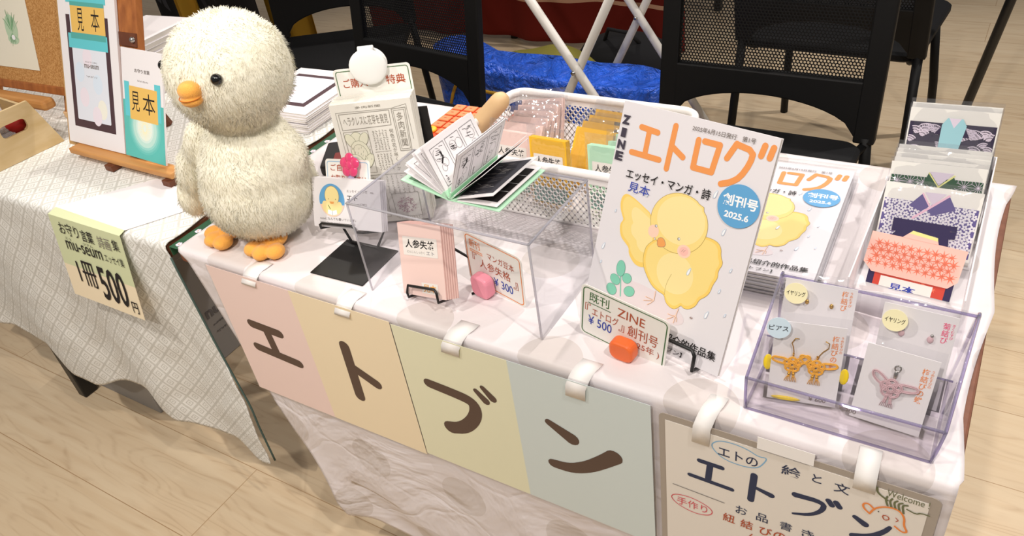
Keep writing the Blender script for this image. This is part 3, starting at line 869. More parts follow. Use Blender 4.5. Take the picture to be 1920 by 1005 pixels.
def rotm(ax, deg): return Matrix.Rotation(rad(deg), 4, ax)
def plush():
    t = thing('plush_chick', 'large cream plush chick with orange beak and feet standing at the table\'s left end', 'plush toy')
    H = Vector((0.166, 0.110, 0.288))
    parts = [(H, (.094, .092, .088), None),
             ((0.150, 0.106, 0.150), (.078, .074, .075), None),
             ((0.146, 0.100, 0.088), (.096, .088, .082), None), ((0.148, 0.102, 0.122), (.090, .083, .080), None),
             ((0.145, 0.180, 0.075), (.03, .04, .03), None),                               # tail
             ((0.068, 0.088, 0.165), (.030, .036, .050), rotm('Y', 28)),
             ((0.033, 0.074, 0.112), (.025, .034, .058), rotm('Y', 18)),
             ((0.019, 0.062, 0.070), (.021, .028, .038), None),
             ((0.211, 0.116, 0.158), (.030, .042, .054), rotm('Y', -24)),
             ((0.208, 0.120, 0.112), (.024, .042, .052), rotm('Y', -14)),
             ((0.204, 0.140, 0.080), (.020, .036, .036), None)]
    parts = [(c, r, M) for c, r, M in parts]
    me = add_fur(melt(parts, 0.0045, 16), 26000, 0.0066, 0.00050, 3)
    o = bpy.data.objects.new('body', me); COL.objects.link(o); o.parent = t
    def lumps(name, ls, m, voxel=0.002):
        mm = melt(ls, voxel, 3); mm.materials.clear(); mm.materials.append(MATS[m])
        q = bpy.data.objects.new(name, mm); COL.objects.link(q); q.parent = t
        return q
    # beak
    d = Vector((math.sin(rad(14)), -math.cos(rad(14)), 0.09)).normalized()
    B = H + d*0.094
    M = Matrix.Rotation(rad(14), 4, 'Z')
    lumps('beak', [(B + Vector((0,0,.004)), (.0175, .016, .0135), M), (B + M.to_3x3() @ Vector((0,-.003,-.009)), (.0165, .0135, .0095), M)], 'plush_orange')
    st = MB(); st.tube([B + M.to_3x3() @ Vector((.0172*math.sin(g), -.0158*math.cos(g) - .0015, -.0042 - .0012*math.cos(g))) for g in [rad(-85+170*k/16) for k in range(17)]], 0.0008, 'plush_stitch', 5)
    st.build('beak_seam', t, smooth=True)
    for az in (40, -56):
        e = Vector((math.sin(rad(az))*math.cos(rad(15)), -math.cos(rad(az))*math.cos(rad(15)), math.sin(rad(15))))
        m = MB(); m.ell(H + Vector((e.x*.0955, e.y*.0935, e.z*.0895)), .0082, 'eye_black', 20, 14); m.build('eye', t, smooth=True)
    for cx, cy, yw in ((0.080, 0.050, -22), (0.183, 0.052, 10)):
        M = Matrix.Rotation(rad(yw), 4, 'Z'); c = Vector((cx, cy, 0.012)); g = M.to_3x3()
        lumps('foot', [(c + g @ Vector((0, .018, .003)), (.022, .026, .013), M), (c + g @ Vector((-.022, -.010, 0)), (.015, .017, .0115), M),
                       (c + g @ Vector((0, -.017, 0)), (.015, .018, .0115), M), (c + g @ Vector((.022, -.010, 0)), (.015, .017, .0115), M)], 'plush_orange')
plush()

# ================================================================== business cards on their stand
def card_stand():
    t = thing('card_stand', 'black wire card stand on a flat black plate, beside the plush chick', 'stand', (0.341, 0.082, 0), 2)
    m = MB(); m.box((-.052, -.048, 0), (.052, .047, .0022), 'black_metal')
    m.build('base_plate', t, bevel=.001)
card_stand_root = card_stand()
CF = ((0.2420, 0.1083, 0.030), 1.1, 23.6, 5.9)
def cards():
    W, H = 0.1400, 0.0792
    M0 = frame(*CF)
    first = None
    for k in range(9):
        if k == 0:
            t = thing('business_card', 'white business card with a round chick drawing, frontmost on the black wire stand', 'card', CF[0], *CF[1:], group='business cards on the stand')
            m = MB(); m.box((0, 0, 0), (W, .0014, H), 'white_paper'); m.build('sheet', t)
            a = Art()
            a.el(.041, .044, .0265, .0265, 'disc_blue', n=40)
            pts = [(.041 + .0265*math.cos(rad(g)), .044 + .0265*math.sin(rad(g))) for g in range(195, 346, 10)]
            a.pg(pts, 'blush_pink')
            a.el(.041, .033, .019, .013, 'chick_light'); a.el(.0275, .033, .007, .010, 'chick_light', 20); a.el(.0545, .033, .007, .010, 'chick_light', -20)
            a.el(.0415, .051, .0145, .0155, 'chick_light')
            a.st([(.0415+.0148*math.cos(rad(g)), .051+.0158*math.sin(rad(g))) for g in range(-40, 222, 12)], .00035, 'chick_line')
            a.pg([(.032,.029),(.041,.027),(.050,.029),(.051,.022),(.041,.020),(.031,.022)], 'white_ink'); a.st([(.041,.027),(.041,.020)], .0003, 'ink_grey')
            a.pg([(.036,.042),(.046,.042),(.044,.0385),(.038,.0385)], 'beak_orange'); a.el(.034, .046, .0007, .0007, 'ink_black'); a.el(.049, .046, .0007, .0007, 'ink_black')
            a.st([(.033,.036),(.037,.030)], .0006, 'ink_green')
            a.build('chick_portrait', t)
            a = Art()
            a.tx('エッセイ・マンガ　etc.', .073, .0585, .128, .0630, 'ink_grey')
            a.tx('エト', .073, .0460, .094, .0545, 'ink_black', .01)
            a.tx('etorange1203', .073, .0370, .112, .0425, 'ink_grey')
            a.tx('noteになんでも書いています♪', .014, .0120, .089, .0165, 'ink_grey')
            a.tx('https://note.com/etorange1203', .014, .0050, .087, .0095, 'ink_grey')
            a.build('lettering', t)
        else:
            t = thing('business_card', 'white business card behind the chick portrait card on the wire stand, edge showing', 'card',
                      M0 @ Vector((random.uniform(-.0006,.0006), .0016*k, random.uniform(-.0005,.0005))), *CF[1:], group='business cards behind the front one')
            m = MB(); m.box((0, 0, 0), (W, .0014, H), 'white_paper'); m.build('sheet', t)
    # wire of the stand
    st = [o for o in bpy.data.objects if o.name == 'card_stand'][0]
    inv = st.matrix_world.inverted()
    P = lambda x, y, z: inv @ (M0 @ Vector((x, y, z)))
    m = MB()
    m.tube([P(.018, .010, -.002), P(.018, -.004, -.002), P(.018, -.006, .004), P(.022, -.006, .0065), P(.085, -.006, .0065), P(.090, -.006, .003), P(.091, -.004, -.003),
            P(.094, .006, -.005), P(.104, .008, -.004)], .0022, 'black_metal', 8)
    q = P(.104, .008, -.004)
    m.tube([q, (q.x+.006, q.y+.030, q.z*.5), (q.x+.010, .040, .004)], .0022, 'black_metal', 8)
    q2 = P(.018, .012, -.002)
    m.tube([q2, P(.030, .030, .0), (-.036, .040, .004)], .0022, 'black_metal', 8)
    m.tube([(-.036, .040, .004), (q.x+.010, .040, .004)], .0022, 'black_metal', 8)
    m.build('wire', st, smooth=True)
cards()

# take-one sign behind the cards, with a flower clip
def take_sign():
    M0 = frame(*CF)
    p = M0 @ Vector((.016, .017, .052))
    t = thing('take_one_sign', 'small white hand-lettered sign with a sky blue border standing behind the business cards', 'sign', p, *CF[1:])
    W, H = .092, .056
    m = MB(); m.prism(rrect(0, -.05, W, H, .006), 0, .0008, 'card_white'); m.build('card', t)
    a = Art(); pts = rrect(.004, -.045, W-.004, H-.004, .004); a.st(pts, .0005, 'ink_skyblue', closed=True); a.build('border_line', t)
    a = Art(); a.tx('ご自由に', .011, .037, .062, .048, 'ink_red', .008); a.tx('お取りください', .011, .019, .084, .031, 'ink_red', .008); a.build('lettering', t)
    # flower clip is a thing of its own
    q = M0 @ Vector((.016+.058, .013, .052+.048))
    f = thing('flower_clip', 'glossy pink flower clip on the top edge of the take-one sign', 'clip', q, *CF[1:])
    m = MB()
    for k in range(5):
        g = rad(90 + 72*k); m.ell((.0105*math.cos(g), -.004, .0105*math.sin(g)), (.0092, .0035, .0092), 'flower_pink', 16, 10)
    m.ell((0, -.005, 0), (.008, .0035, .008), 'flower_pink', 16, 10)
    m.build('flower', f, smooth=True)
    m = MB(); m.box((-.006, -.003, -.022), (.006, -.0012, .006), 'case_edge'); m.box((-.006, .0082, -.022), (.006, .010, .006), 'case_edge'); m.tube([(-.006, .0035, .007), (.006, .0035, .007)], .006, 'case_edge', 10)
    m.build('clip_jaws', f, bevel=.0008)
take_sign()

# ================================================================== newsletters
NF = ((0.280, 0.164, 0.006), 28, 6, 0)
def newsletters():
    W, H = .128, .206
    M0 = frame(*NF)
    for k in range(10):
        th = .0042
        loc = M0 @ Vector((random.uniform(-.0008, .0008), k*.0046, 0))
        if k == 0:
            t = thing('newsletter', 'cream hand-drawn newsletter with a succulent story, frontmost of the tall stack', 'leaflet', loc, *NF[1:], group='newsletters in the tall stack')
        else:
            t = thing('newsletter', 'cream folded newsletter behind the front one in the tall stack, only its edges showing', 'leaflet', loc, *NF[1:], group='newsletters behind the front one')
        m = MB(); m.box((0, 0, 0), (W, th*.45, H), 'cream_paper'); m.box((0, th*.52, 0), (W, th, H - random.uniform(0, .0012)), 'cream_paper'); m.build('sheet', t)
        if k: continue
        a = Art(); P = 'pencil'
        a.tx('多肉新聞', .040, .1965, .080, .2005, P)
        a.st([(.008,.193),(.094,.192),(.120,.197),(.122,.140)], .0003, P); a.st([(.008,.193),(.011,.005)], .0003, P)
        a.st([(.012,.190),(.092,.190),(.091,.166),(.013,.164)], .0004, P, closed=True)
        a.tx('ヘラクレスに花芽を発見', .017, .170, .088, .185, P)
        a.st([(.096,.191),(.118,.192),(.116,.122),(.098,.122)], .0004, P, closed=True); a.st([(.0985,.188),(.1155,.189),(.114,.125),(.1005,.125)], .0003, P, closed=True)
        a.tx('多肉新聞', .1020, .129, .1120, .185, P, vert=True)
        a.tx('何色の花が咲くのか', .086, .090, .0925, .160, P, vert=True)
        for c in range(5):
            a.scrib(.0585 + c*.0050, .126, .0620 + c*.0050, .160, .00022, P, 9, True)
            a.scrib(.0585 + c*.0050, .092, .0620 + c*.0050, .121, .00022, P, 8, True)
        a.st([(.057,.124),(.083,.124)], .00025, P)
        a.st([(.013,.161),(.052,.161),(.053,.090),(.016,.092)], .0003, P, closed=True)
        for (cx, cz, rx, rz, an) in ((.032,.148,.010,.012,0),(.022,.146,.007,.013,25),(.043,.147,.007,.012,-25),(.034,.126,.015,.020,10),(.034,.126,.010,.014,20),(.026,.112,.009,.014,40),(.044,.110,.007,.014,-30)):
            a.el(cx, cz, rx, rz, 'cream_leaf', an); a.st([(cx+rx*math.cos(g)*math.cos(rad(an))-rz*math.sin(g)*math.sin(rad(an)), cz+rx*math.cos(g)*math.sin(rad(an))+rz*math.sin(g)*math.cos(rad(an))) for g in [k2*.45 for k2 in range(15)]], .00025, 'ink_olive')
        for _ in range(30):
            x, z = random.uniform(.020,.050), random.uniform(.095,.135); a.st([(x, z), (x+.001, z+.003)], .0002, 'ink_olive', up=False)
        a.nxt()
        a.st([(.013,.086),(.116,.084)], .0004, P)
        a.tx('かわり', .034, .075, .056, .082, P); a.tx('よう開花', .034, .064, .060, .072, P)
        for c in range(6): a.scrib(.064 + c*.008, .050, .069 + c*.008, .082, .00022, P, 8, True)
        a.st([(.020,.056),(.060,.056),(.060,.010),(.022,.010)], .0003, P, closed=True)
        a.st([(.068,.050),(.112,.050),(.112,.008),(.070,.008)], .0003, P, closed=True)
        for _ in range(90):
            g = random.uniform(0, 6.3); r_ = .014*math.sqrt(random.random()); a.st([(.089+r_*math.cos(g)*1.1, .028+r_*math.sin(g)), (.089+r_*math.cos(g)*1.1+.0016, .028+r_*math.sin(g)+.0012)], .0005, 'bloom_mauve', up=False)
        a.scrib(.024, .015, .058, .050, .0002, P, 7); a.scrib(.072, .004, .108, .008, .0002, P, 9)
        a.build('pencil_drawing', t)
    # gift sign on the back of the stack
    loc = M0 @ Vector((.004, .0475, .150))
    t = thing('gift_sign', 'white hand-lettered gift sign with a green border rising behind the newsletters', 'sign', loc, *NF[1:])
    m = MB(); m.prism(rrect(0, 0, .124, .097, .006), 0, .0008, 'card_white'); m.build('card', t)
    a = Art(); a.st(rrect(.004, .004, .120, .093, .004), .0006, 'ink_green', closed=True); a.build('border_line', t)
    a = Art(); a.tx('ご購入', .013, .066, .052, .081, 'ink_red', .008); a.tx('特典', .082, .066, .113, .081, 'ink_red', .008); a.build('lettering', t)
    f = thing('card_clip', 'plain white oval clip gripping the top of the gift sign behind the newsletters', 'clip', M0 @ Vector((.064, .046, .232)), *NF[1:])
    m = MB(); m.ell((0, -.006, .016), (.030, .006, .028), 'clip_white', 28, 14); m.build('front_disc', f, smooth=True)
    m = MB(); m.ell((0, .010, .018), (.028, .005, .025), 'clip_white', 28, 14); m.tube([(-.012, .002, .042), (.012, .002, .042)], .005, 'clip_white', 10); m.build('back_jaw', f, smooth=True)
    # black book end behind
    t = thing('book_end', 'black metal book end behind the newsletters', 'book end', (lambda q: (q.x - .0085, q.y + .0160, .0010))(M0 @ Vector((.0, .050, 0))), NF[1])
    m = MB(); m.box((.012, .0015, 0), (.142, .004, .172), 'black_metal'); m.box((.012, .0015, 0), (.142, .085, .002), 'black_metal'); m.build('panel', t, bevel=.001)
    # clear base under the stack
mat('cream_leaf', (230, 229, 206), 0.65)
mat('bloom_mauve', (178, 140, 152), 0.7)
newsletters()

# leather coin tray beside the stack
def wallet():
    t = thing('leather_case', 'black leather case with red band and brass snap, between plush chick and newsletters', 'case', (0.155, 0.315, 0), 32)
    m = MB(); m.box((-.07, 0, 0), (.115, .10, .022), 'leather_black'); m.build('body', t, bevel=.005)
    m = MB(); m.box((-.045, -.001, .0215), (.10, .042, .026), 'leather_red'); m.build('band', t, bevel=.002)
    m = MB(); m.lathe([(.001, .026), (.012, .026), (.013, .030), (.008, .036), (.001, .038)], 'brass', 20, Matrix.Translation((.02, .046, 0))); m.build('snap', t, smooth=True)
wallet()

# ================================================================== acrylic riser
def riser():
    x0, x1, y0, y1, h, th = .414, .706, .034, .192, .1545, .003
    t = thing('acrylic_riser', 'clear acrylic bridge stand carrying the open booklet', 'display stand', (x0, y0, 0))
    W, D = x1-x0, y1-y0
    m = MB(); m.box((0, 0, h-th), (W, D, h), 'acrylic'); m.build('top_panel', t)
    for nm, xa in (('side_panel', 0), ('side_panel', W-th)):
        m = MB(); m.box((xa, 0, 0), (xa+th, D, h-th-.0002), 'acrylic'); m.build(nm, t)
    m = MB(); e = .0016
    def edge(p, q): m.tube([p, q], e, 'acrylic_edge', 6)
    for y in (0, D):
        edge((0, y, h-e), (W, y, h-e))
        for x in (e, W-e): edge((x, y, e), (x, y, h-e))
    for x in (e, W-e): edge((x, 0, h-e), (x, D, h-e)); 
    m.build('polished_edges', t, smooth=True)
riser()

# ================================================================== small booklets
def booklet_cover(a, W, H, label_z, mihon=False):
    """the printed title label"""
    x0, x1 = W*.10, W*.90
    a.pg(rrect(x0, label_z, x1, label_z + H*.26, .0015), 'label_white')
    a.tx('人参失格', x0 + W*.06, label_z + H*.105, x1 - W*.05, label_z + H*.225, 'ink_black', .022)
    a.tx('にんじんしっかく', x0 + W*.09, label_z + H*.035, x0 + W*.50, label_z + H*.072, 'ink_grey')
    a.tx('エト', x1 - W*.26, label_z + H*.03, x1 - W*.08, label_z + H*.08, 'ink_navy')

def sample_booklets():
    F = ((.4735, .0385, .0085), -9, 20, 12)
    M0 = frame(*F); W, H = .086, .104
    for k in range(6):
        loc = M0 @ Vector((k*.0015, .0001 + k*.0030, 0))
        t = thing('mini_booklet', 'small pink booklet marked with an orange sample sticker, frontmost on the wire easel' if k == 0 else 'small pink booklet stacked behind the sample on the wire easel, only its edge showing', 'booklet', loc, *F[1:],
                  group='pink booklets on the wire easel' if k == 0 else 'pink booklets behind the sample')
        m = MB(); m.box((0, 0, 0), (W, .0026, H), 'pink_paper'); m.box((.001, .0004, .0006), (W+.0003, .0022, H+.0003), 'pink_edge'); m.build('cover', t)
        if k == 0:
            a = Art(); booklet_cover(a, W, H, H*.56)
            a.pg(rrect(W*.46, H*.05, W*.84, H*.20, .001), 'label_white'); a.tx('見本', W*.50, H*.07, W*.80, H*.18, 'beak_deep', .01)
            a.build('title_label', t)
    t = thing('wire_easel', 'small black wire easel holding the pink booklets under the acrylic stand', 'easel', (.5, .06, 0), -9)
    inv = t.matrix_world.inverted()
    P = lambda x, y, z: inv @ (M0 @ Vector((x, y, z)))
    def down(x, y):
        v = P(x, y, 0); return Vector((v.x, v.y, .0022))
    m = MB()
    m.tube([P(.014, .022, -.003), P(.014, -.004, -.003), P(.014, -.006, .004), P(.017, -.006, .015), P(.070, -.006, .015), P(.074, -.006, .010), P(.074, -.004, -.004), P(.074, .022, -.004)], .0020, 'black_metal', 8)
    m.tube([P(.014, .022, -.003), P(.016, .0225, .05), P(.040, .0228, .085), P(.072, .0225, .05), P(.074, .022, -.004)], .0020, 'black_metal', 8)
    b1 = P(.040, .0228, .085)
    m.tube([b1, (.085, .082, .0022), (.060, .030, .0022)], .0020, 'black_metal', 8)
    m.build('wire', t, smooth=True)
mat('print_teal', (142, 176, 172), 0.6)
mat('beak_deep', (232, 160, 60), 0.6)
sample_booklets()

# price signs held in plain clips
def price_sign(name, label, loc, yaw, tilt, roll, W, H, border, rows, clip, clabel, cx, ch=.036):
    t = thing(name, label, 'sign', loc, yaw, tilt, roll)
    m = MB(); m.prism(rrect(0, 0, W, H, .008), 0, .0008, 'card_white'); m.build('card', t)
    a = Art(); a.st(rrect(.0035, .0035, W-.0035, H-.0035, .006), .0007, border, closed=True); a.build('border_line', t)
    a = Art()
    for s, x0, z0, x1, z1, mt in rows:
        if s == '_': a.st([(W*x0, H*z0), (W*x1, H*z1)], .0006, mt)
        else: a.tx(s, W*x0, H*z0, W*x1, H*z1, mt, .003)
    a.build('lettering', t)
    M0 = frame(loc, yaw, tilt, roll)
    p = M0 @ Vector((cx, 0, 0))
    c = thing('card_clip', clabel, 'clip', (p.x, p.y, 0.0), yaw)
    b = MB(); b.prism(rrect(-.017, 0, .017, ch, .011, 6), -.020, -.0022, clip); b.build('front_jaw', c, bevel=.004, segs=3)
    b = MB(); b.prism(rrect(-.013, 0, .013, .022, .008, 5), .0032, .012, clip); b.box((-.010, -.004, .0), (.010, .006, .0035), clip); b.build('back_jaw', c, bevel=.002)
price_sign('price_sign', 'white price sign with orange border reading 300 yen, held by the pink clip', (.5451, .1062, .006), -12.8, 0, -2.9, .1111, .0877, 'ink_orange',
    [('新刊', .09, .74, .28, .90, 'ink_orange'), ('_', .09, .69, .31, .69, 'ink_orange'), ('_', .09, .655, .31, .655, 'ink_orange'),
     ('マンガ豆本', .40, .64, .86, .78, 'ink_red'), ('『', .12, .50, .20, .64, 'ink_red'), ('人参失格', .24, .40, .78, .58, 'ink_red'), ('』', .82, .30, .90, .46, 'ink_red'),
     ('¥ 300', .47, .16, .80, .33, 'ink_blue')], 'clip_pink', 'plain pink plastic clip holding the 300 yen sign upright', .040)
price_sign('price_sign', 'white price sign with green border reading 500 yen, before the large zine', (.7450, .0640, .005), -6.7, 0, -7.6, .1235, .0853, 'ink_green',
    [('既刊', .10, .72, .33, .90, 'ink_green'), ('_', .09, .68, .35, .68, 'ink_green'), ('ZINE', .43, .68, .74, .84, 'ink_red'),
     ('『', .055, .52, .12, .66, 'ink_red'), ('エトログ', .14, .46, .45, .62, 'ink_red'), ('』', .46, .40, .52, .54, 'ink_red'), ('創刊号', .56, .40, .90, .62, 'ink_red'),
     ('¥ 500', .10, .26, .38, .44, 'ink_blue'), ('( 2025年 )', .52, .20, .93, .36, 'ink_red')], 'clip_orange', 'plain orange plastic clip holding the 500 yen sign upright', .074, .029)

# ================================================================== open booklet on the riser
def open_booklet():
    t = thing('open_booklet', 'open manga booklet with mint green cover, pages fanned out on top of the acrylic stand', 'booklet', (.556, .084, .1560), -3)
    W, D = .078, .108
    def leaf(name, ang, m, r0=.004, r1=W, d0=0, d1=D, art=None, th=.0007, curl=0.0, side=1):
        """a leaf turning about the spine (local y); ang from lying right (0) to lying left (180)"""
        c, s = math.cos(rad(ang)), math.sin(rad(ang))
        # matrix: local x along the leaf, z = along the spine, -y = facing side
        X = Vector((c, 0, s)); Z = Vector((0, 1, 0)); Y = Z.cross(X)
        M = Matrix(((X.x, Y.x, Z.x, 0), (X.y, Y.y, Z.y, 0), (X.z, Y.z, Z.z, .0012), (0,0,0,1)))
        b = MB(); b.box((r0, -th/2, d0), (r1, th/2, d1), m, M)
        o = b.build(name, t)
        if art:
            a = Art(y=-th/2-.0003, M=M) if side > 0 else Art(y=th/2+.0003, step=-.000012, M=M)
            art(a); a.build('manga_panels', o)
        return o
    def panels(a, dark=False):
        m = 'ink_black'
        if dark:
            a.rc(.014, .010, .072, .100, m)
            for k in range(3): a.st([(.015, .035+.022*k), (.071, .037+.022*k)], .0004, 'white_ink', up=False)
            a.el(.040, .070, .012, .016, 'ink_grey'); a.st([(.025,.020),(.040,.026)], .001, 'ink_grey')
            return
        for z0, z1 in ((.008, .036), (.040, .068), (.072, .100)):
            a.st([(.016, z0), (.070, z0), (.070, z1), (.016, z1)], .00025, m, closed=True)
            for _ in range(3):
                cx, cz, r_ = random.uniform(.024, .062), random.uniform(z0+.006, z1-.006), random.uniform(.004, .009)
                a.st([(cx+r_*math.cos(g), cz+r_*.9*math.sin(g)) for g in [k*.5 for k in range(13)]], .00018, m, up=False)
            for _ in range(9):
                x, z = random.uniform(.050, .067), random.uniform(z0+.003, z1-.009); a.st([(x, z), (x-.0015, z+.006)], .0003, m, up=False)
            a.scrib(.018, z0+.003, .030, z0+.010, .0003, m, 4)
        a.st([(.046, .018), (.052, .024), (.060, .023)], .0012, m)
    def grey(a):
        a.rc(.012, .008, .072, .100, 'dim_print')
        for _ in range(60):
            z = random.uniform(.01, .098); x = random.uniform(.013, .04); a.st([(x, z), (x+random.uniform(.01,.03), z+random.uniform(-.006,.006))], .0003, random.choice(['ink_grey', 'ink_black', 'label_white']), up=False)
    leaf('back_cover', 1.2, 'green_paper', 0, W+.004, -.002, D+.002, lambda a: a.rc(.012, .006, .074, .104, 'green_deep'), th=.0012, side=1)
    leaf('front_cover', 170, 'green_paper', 0, W+.004, -.002, D+.002, lambda a: a.rc(.012, .006, .074, .104, 'green_deep'), th=.0012, side=-1)
    leaf('page', 5, 'white_paper', art=lambda a: panels(a, True), side=1)
    leaf('page', 17, 'white_paper', art=grey, side=1)
    leaf('page', 38, 'white_paper', side=1, art=grey)
    leaf('page', 41, 'white_paper')
    leaf('page', 68, 'white_paper', side=-1, art=panels)
    leaf('page', 70, 'white_paper')
    leaf('page', 112, 'white_paper', art=panels, side=-1)
    leaf('page', 116, 'white_paper')
    leaf('page', 127, 'white_paper', art=panels, side=-1)
    leaf('page', 131, 'white_paper')
    leaf('page', 147, 'white_paper', art=panels, side=-1)
    leaf('page', 150, 'white_paper')
    leaf('page', 159, 'white_paper', art=lambda a: panels(a, True), side=-1)
    b = MB()
    for g in (14, 40, 69, 115, 130, 149):
        c, s = math.cos(rad(g)), math.sin(rad(g)); X = Vector((c, 0, s)); Z = Vector((0,1,0)); Y = Z.cross(X)
        M = Matrix(((X.x, Y.x, Z.x, 0), (X.y, Y.y, Z.y, 0), (X.z, Y.z, Z.z, .0012), (0,0,0,1)))
        b.box((.0005, -.0012, -.0015), (.013, .0012, D+.001), 'green_paper', M)
    b.build('binding_stubs', t)
open_booklet()

# ================================================================== calculator, bottle, wooden rod
def calculator():
    t = thing('calculator', 'orange red calculator with pale keys lying behind the open booklet', 'calculator', (.190, .460, 0), 0)
    m = MB(); m.box((0, 0, 0), (.150, .142, .011), 'calc_red'); m.build('casing', t, bevel=.004)
    for i in range(5):
        for j in range(5):
            col = 'calc_key' if i < 3 else 'calc_white'
            if i == 0 and j == 0: col = 'calc_yellow'
            x, y = .006 + i*.0285, .012 + j*.0255
            m = MB()
            if col == 'calc_yellow': m.lathe([(.0125, .011), (.0125, .015), (.0105, .0162), (.004, .0166)], col, 24, Matrix.Translation((x+.012, y+.010, 0)))
            else: m.box((x, y, .011), (x+.0245, y+.021, .0145), col)
            k = m.build('key', t, bevel=.0025)
            a = MB(); a.box((x+.009, y+.009, .0146 if col != 'calc_yellow' else .0167), (x+.015, y+.012, .0147 if col != 'calc_yellow' else .0168), 'ink_red'); a.build('key_mark', k)
calculator()
def bottle():
    t = thing('glass_bottle', 'tiny glass bottle with a silver cap beside the newsletters', 'bottle', (.243, .405, 0))
    m = MB(); m.lathe([(.010, 0), (.012, .003), (.012, .030), (.006, .038)], 'jar_pink', 20); m.build('body', t, smooth=True)
    m = MB(); m.lathe([(.0085, .036), (.0085, .052), (.006, .056)], 'silver', 20); m.build('cap', t, smooth=True)
bottle()
def rod():
    t = thing('wooden_rod', 'pale wooden rod with rounded end leaning on the left rim of the white basket', 'rod', (0, 0, 0))
    A, B = Vector((.315, .400, .017)), Vector((.452, .405, .152))
    d = (B-A).normalized(); pts = [A + d*s for s in (0, .01, .06, .12, .165, .175, .183, .188)]
    m = MB(); m.tube(pts, [.012, .014, .0155, .0165, .0165, .0155, .011, .004], 'rod_wood', 20)
    tag(m.build('wooden_rod', smooth=True), t['label'], 'rod'); bpy.data.objects.remove(t)
rod()

# ================================================================== white mesh basket and its booklets
def basket():
    x0, x1, y0, y1, h = .392, .742, .288, .522, .100
    t = thing('mesh_basket', 'white wire mesh basket full of bagged mini booklets', 'basket', (x0, y0, 0))
    W, D = x1-x0, y1-y0; r = .028
    rim = [(x, z) for x, z in rrect(0, 0, W, D, r, 6)]
    m = MB(); m.tube([(x, y, h) for x, y in rim], .0065, 'basket_white', 10, closed=True)
    vs = [(x, y, h) for x, y in rim] + [(x, y, h-.017) for x, y in rim]; n = len(rim)
    m.add(vs, [(i, (i+1)%n, (i+1)%n+n, i+n) for i in range(n)], 'basket_white')
    m.build('rim', t, smooth=True)
    m = MB(); base = rrect(.004, .004, W-.004, D-.004, r, 6); m.tube([(x, y, .003) for x, y in base], .003, 'basket_white', 8, closed=True)
    m.add([(x, y, .002) for x, y in base], [tuple(range(len(base)))], 'basket_white'); m.build('base', t, smooth=False)
    # diamond mesh walls as flat wire
    m = MB(); p = .0105; hh = h-.015; w = .0011
    sides = [(Vector((r, .003, 0)), Vector((1,0,0)), W-2*r), (Vector((W-.003, r, 0)), Vector((0,1,0)), D-2*r), (Vector((W-r, D-.003, 0)), Vector((-1,0,0)), W-2*r), (Vector((.003, D-r, 0)), Vector((0,-1,0)), D-2*r)]
    for o, u, L in sides:
        nrm = u.cross(Vector((0,0,1)))
        k = -int(hh/p)-2
        while k*p < L + hh:
            for sg in (1, -1):
                # line x = k*p + sg*(z*0.75)
                s0 = k*p if sg > 0 else k*p
                pts = []
                for z in (0.003, hh):
                    pts.append((s0 + sg*z*0.8, z))
                (a0, z0), (a1, z1) = pts
                lo, hi = 0.0, L
                # clip
                def at(x): return z0 + (z1-z0)*(x-a0)/(a1-a0)
                if max(a0, a1) <= lo or min(a0, a1) >= hi: continue
                if a0 < lo: z0, a0 = at(lo), lo
                if a0 > hi: z0, a0 = at(hi), hi
                if a1 < lo: z1, a1 = at(lo), lo
                if a1 > hi: z1, a1 = at(hi), hi
                if abs(z1-z0) < .001: continue
                A = o + u*a0 + Vector((0,0,z0)); B = o + u*a1 + Vector((0,0,z1)); d = (B-A).normalized(); q = d.cross(nrm)*w; e = nrm*.0006
                m.hexa([A-q-e, A+q-e, A+q+e, A-q+e, B-q-e, B+q-e, B+q+e, B-q+e], 'basket_white')
            k += 1
    # rounded corners
    for cx, cy, a0 in ((r, r, 180), (W-r, r, 270), (W-r, D-r, 0), (r, D-r, 90)):
        for k in range(7):
            for sg in (1, -1):
                pts = []
                for j in range(9):
                    z = .003 + (hh-.003)*j/8; g = rad(a0 + 90*k/6 + sg*(z*0.8/(r-.003))*57.3)
                    if a0-1 <= a0 + 90*k/6 + sg*(z*0.8/(r-.003))*57.3 <= a0+91: pts.append((cx + (r-.003)*math.cos(g), cy + (r-.003)*math.sin(g), z))
                if len(pts) > 1: m.tube(pts, .0010, 'basket_white', 4)
    m.build('mesh_wall', t)
basket()

def crinkle_bag(parent, W, H, th, extra=.014, seed=0, top=.02):
    """loose clear bag: two crumpled sheets closed along the edges, with a flap"""
    rnd = random.Random(seed); b = MB(); n, q = 12, 14
    for s in (-1, 1):
        vs = []
        for j in range(q+1):
            for i in range(n+1):
                u, v = i/n, j/q
                edge = min(1, min(u, 1-u)*7) * min(1, min(v*9, (1-v)*5))
                nz = noise.noise(Vector((u*5, v*6, seed*3.1 + s)))
                y = s*(th/2 + .0011)*edge + s*abs(nz)*.0020*edge + (nz*.003 if v > .86 else 0)
                vs.append((-extra/2 + (W+extra)*u, th/2 + y, -.002 + (H+top)*v))
        b.add(vs, [(j*(n+1)+i, j*(n+1)+i+1, (j+1)*(n+1)+i+1, (j+1)*(n+1)+i) for j in range(q) for i in range(n)], 'film')
    return b.build('clear_bag', parent, smooth=True)

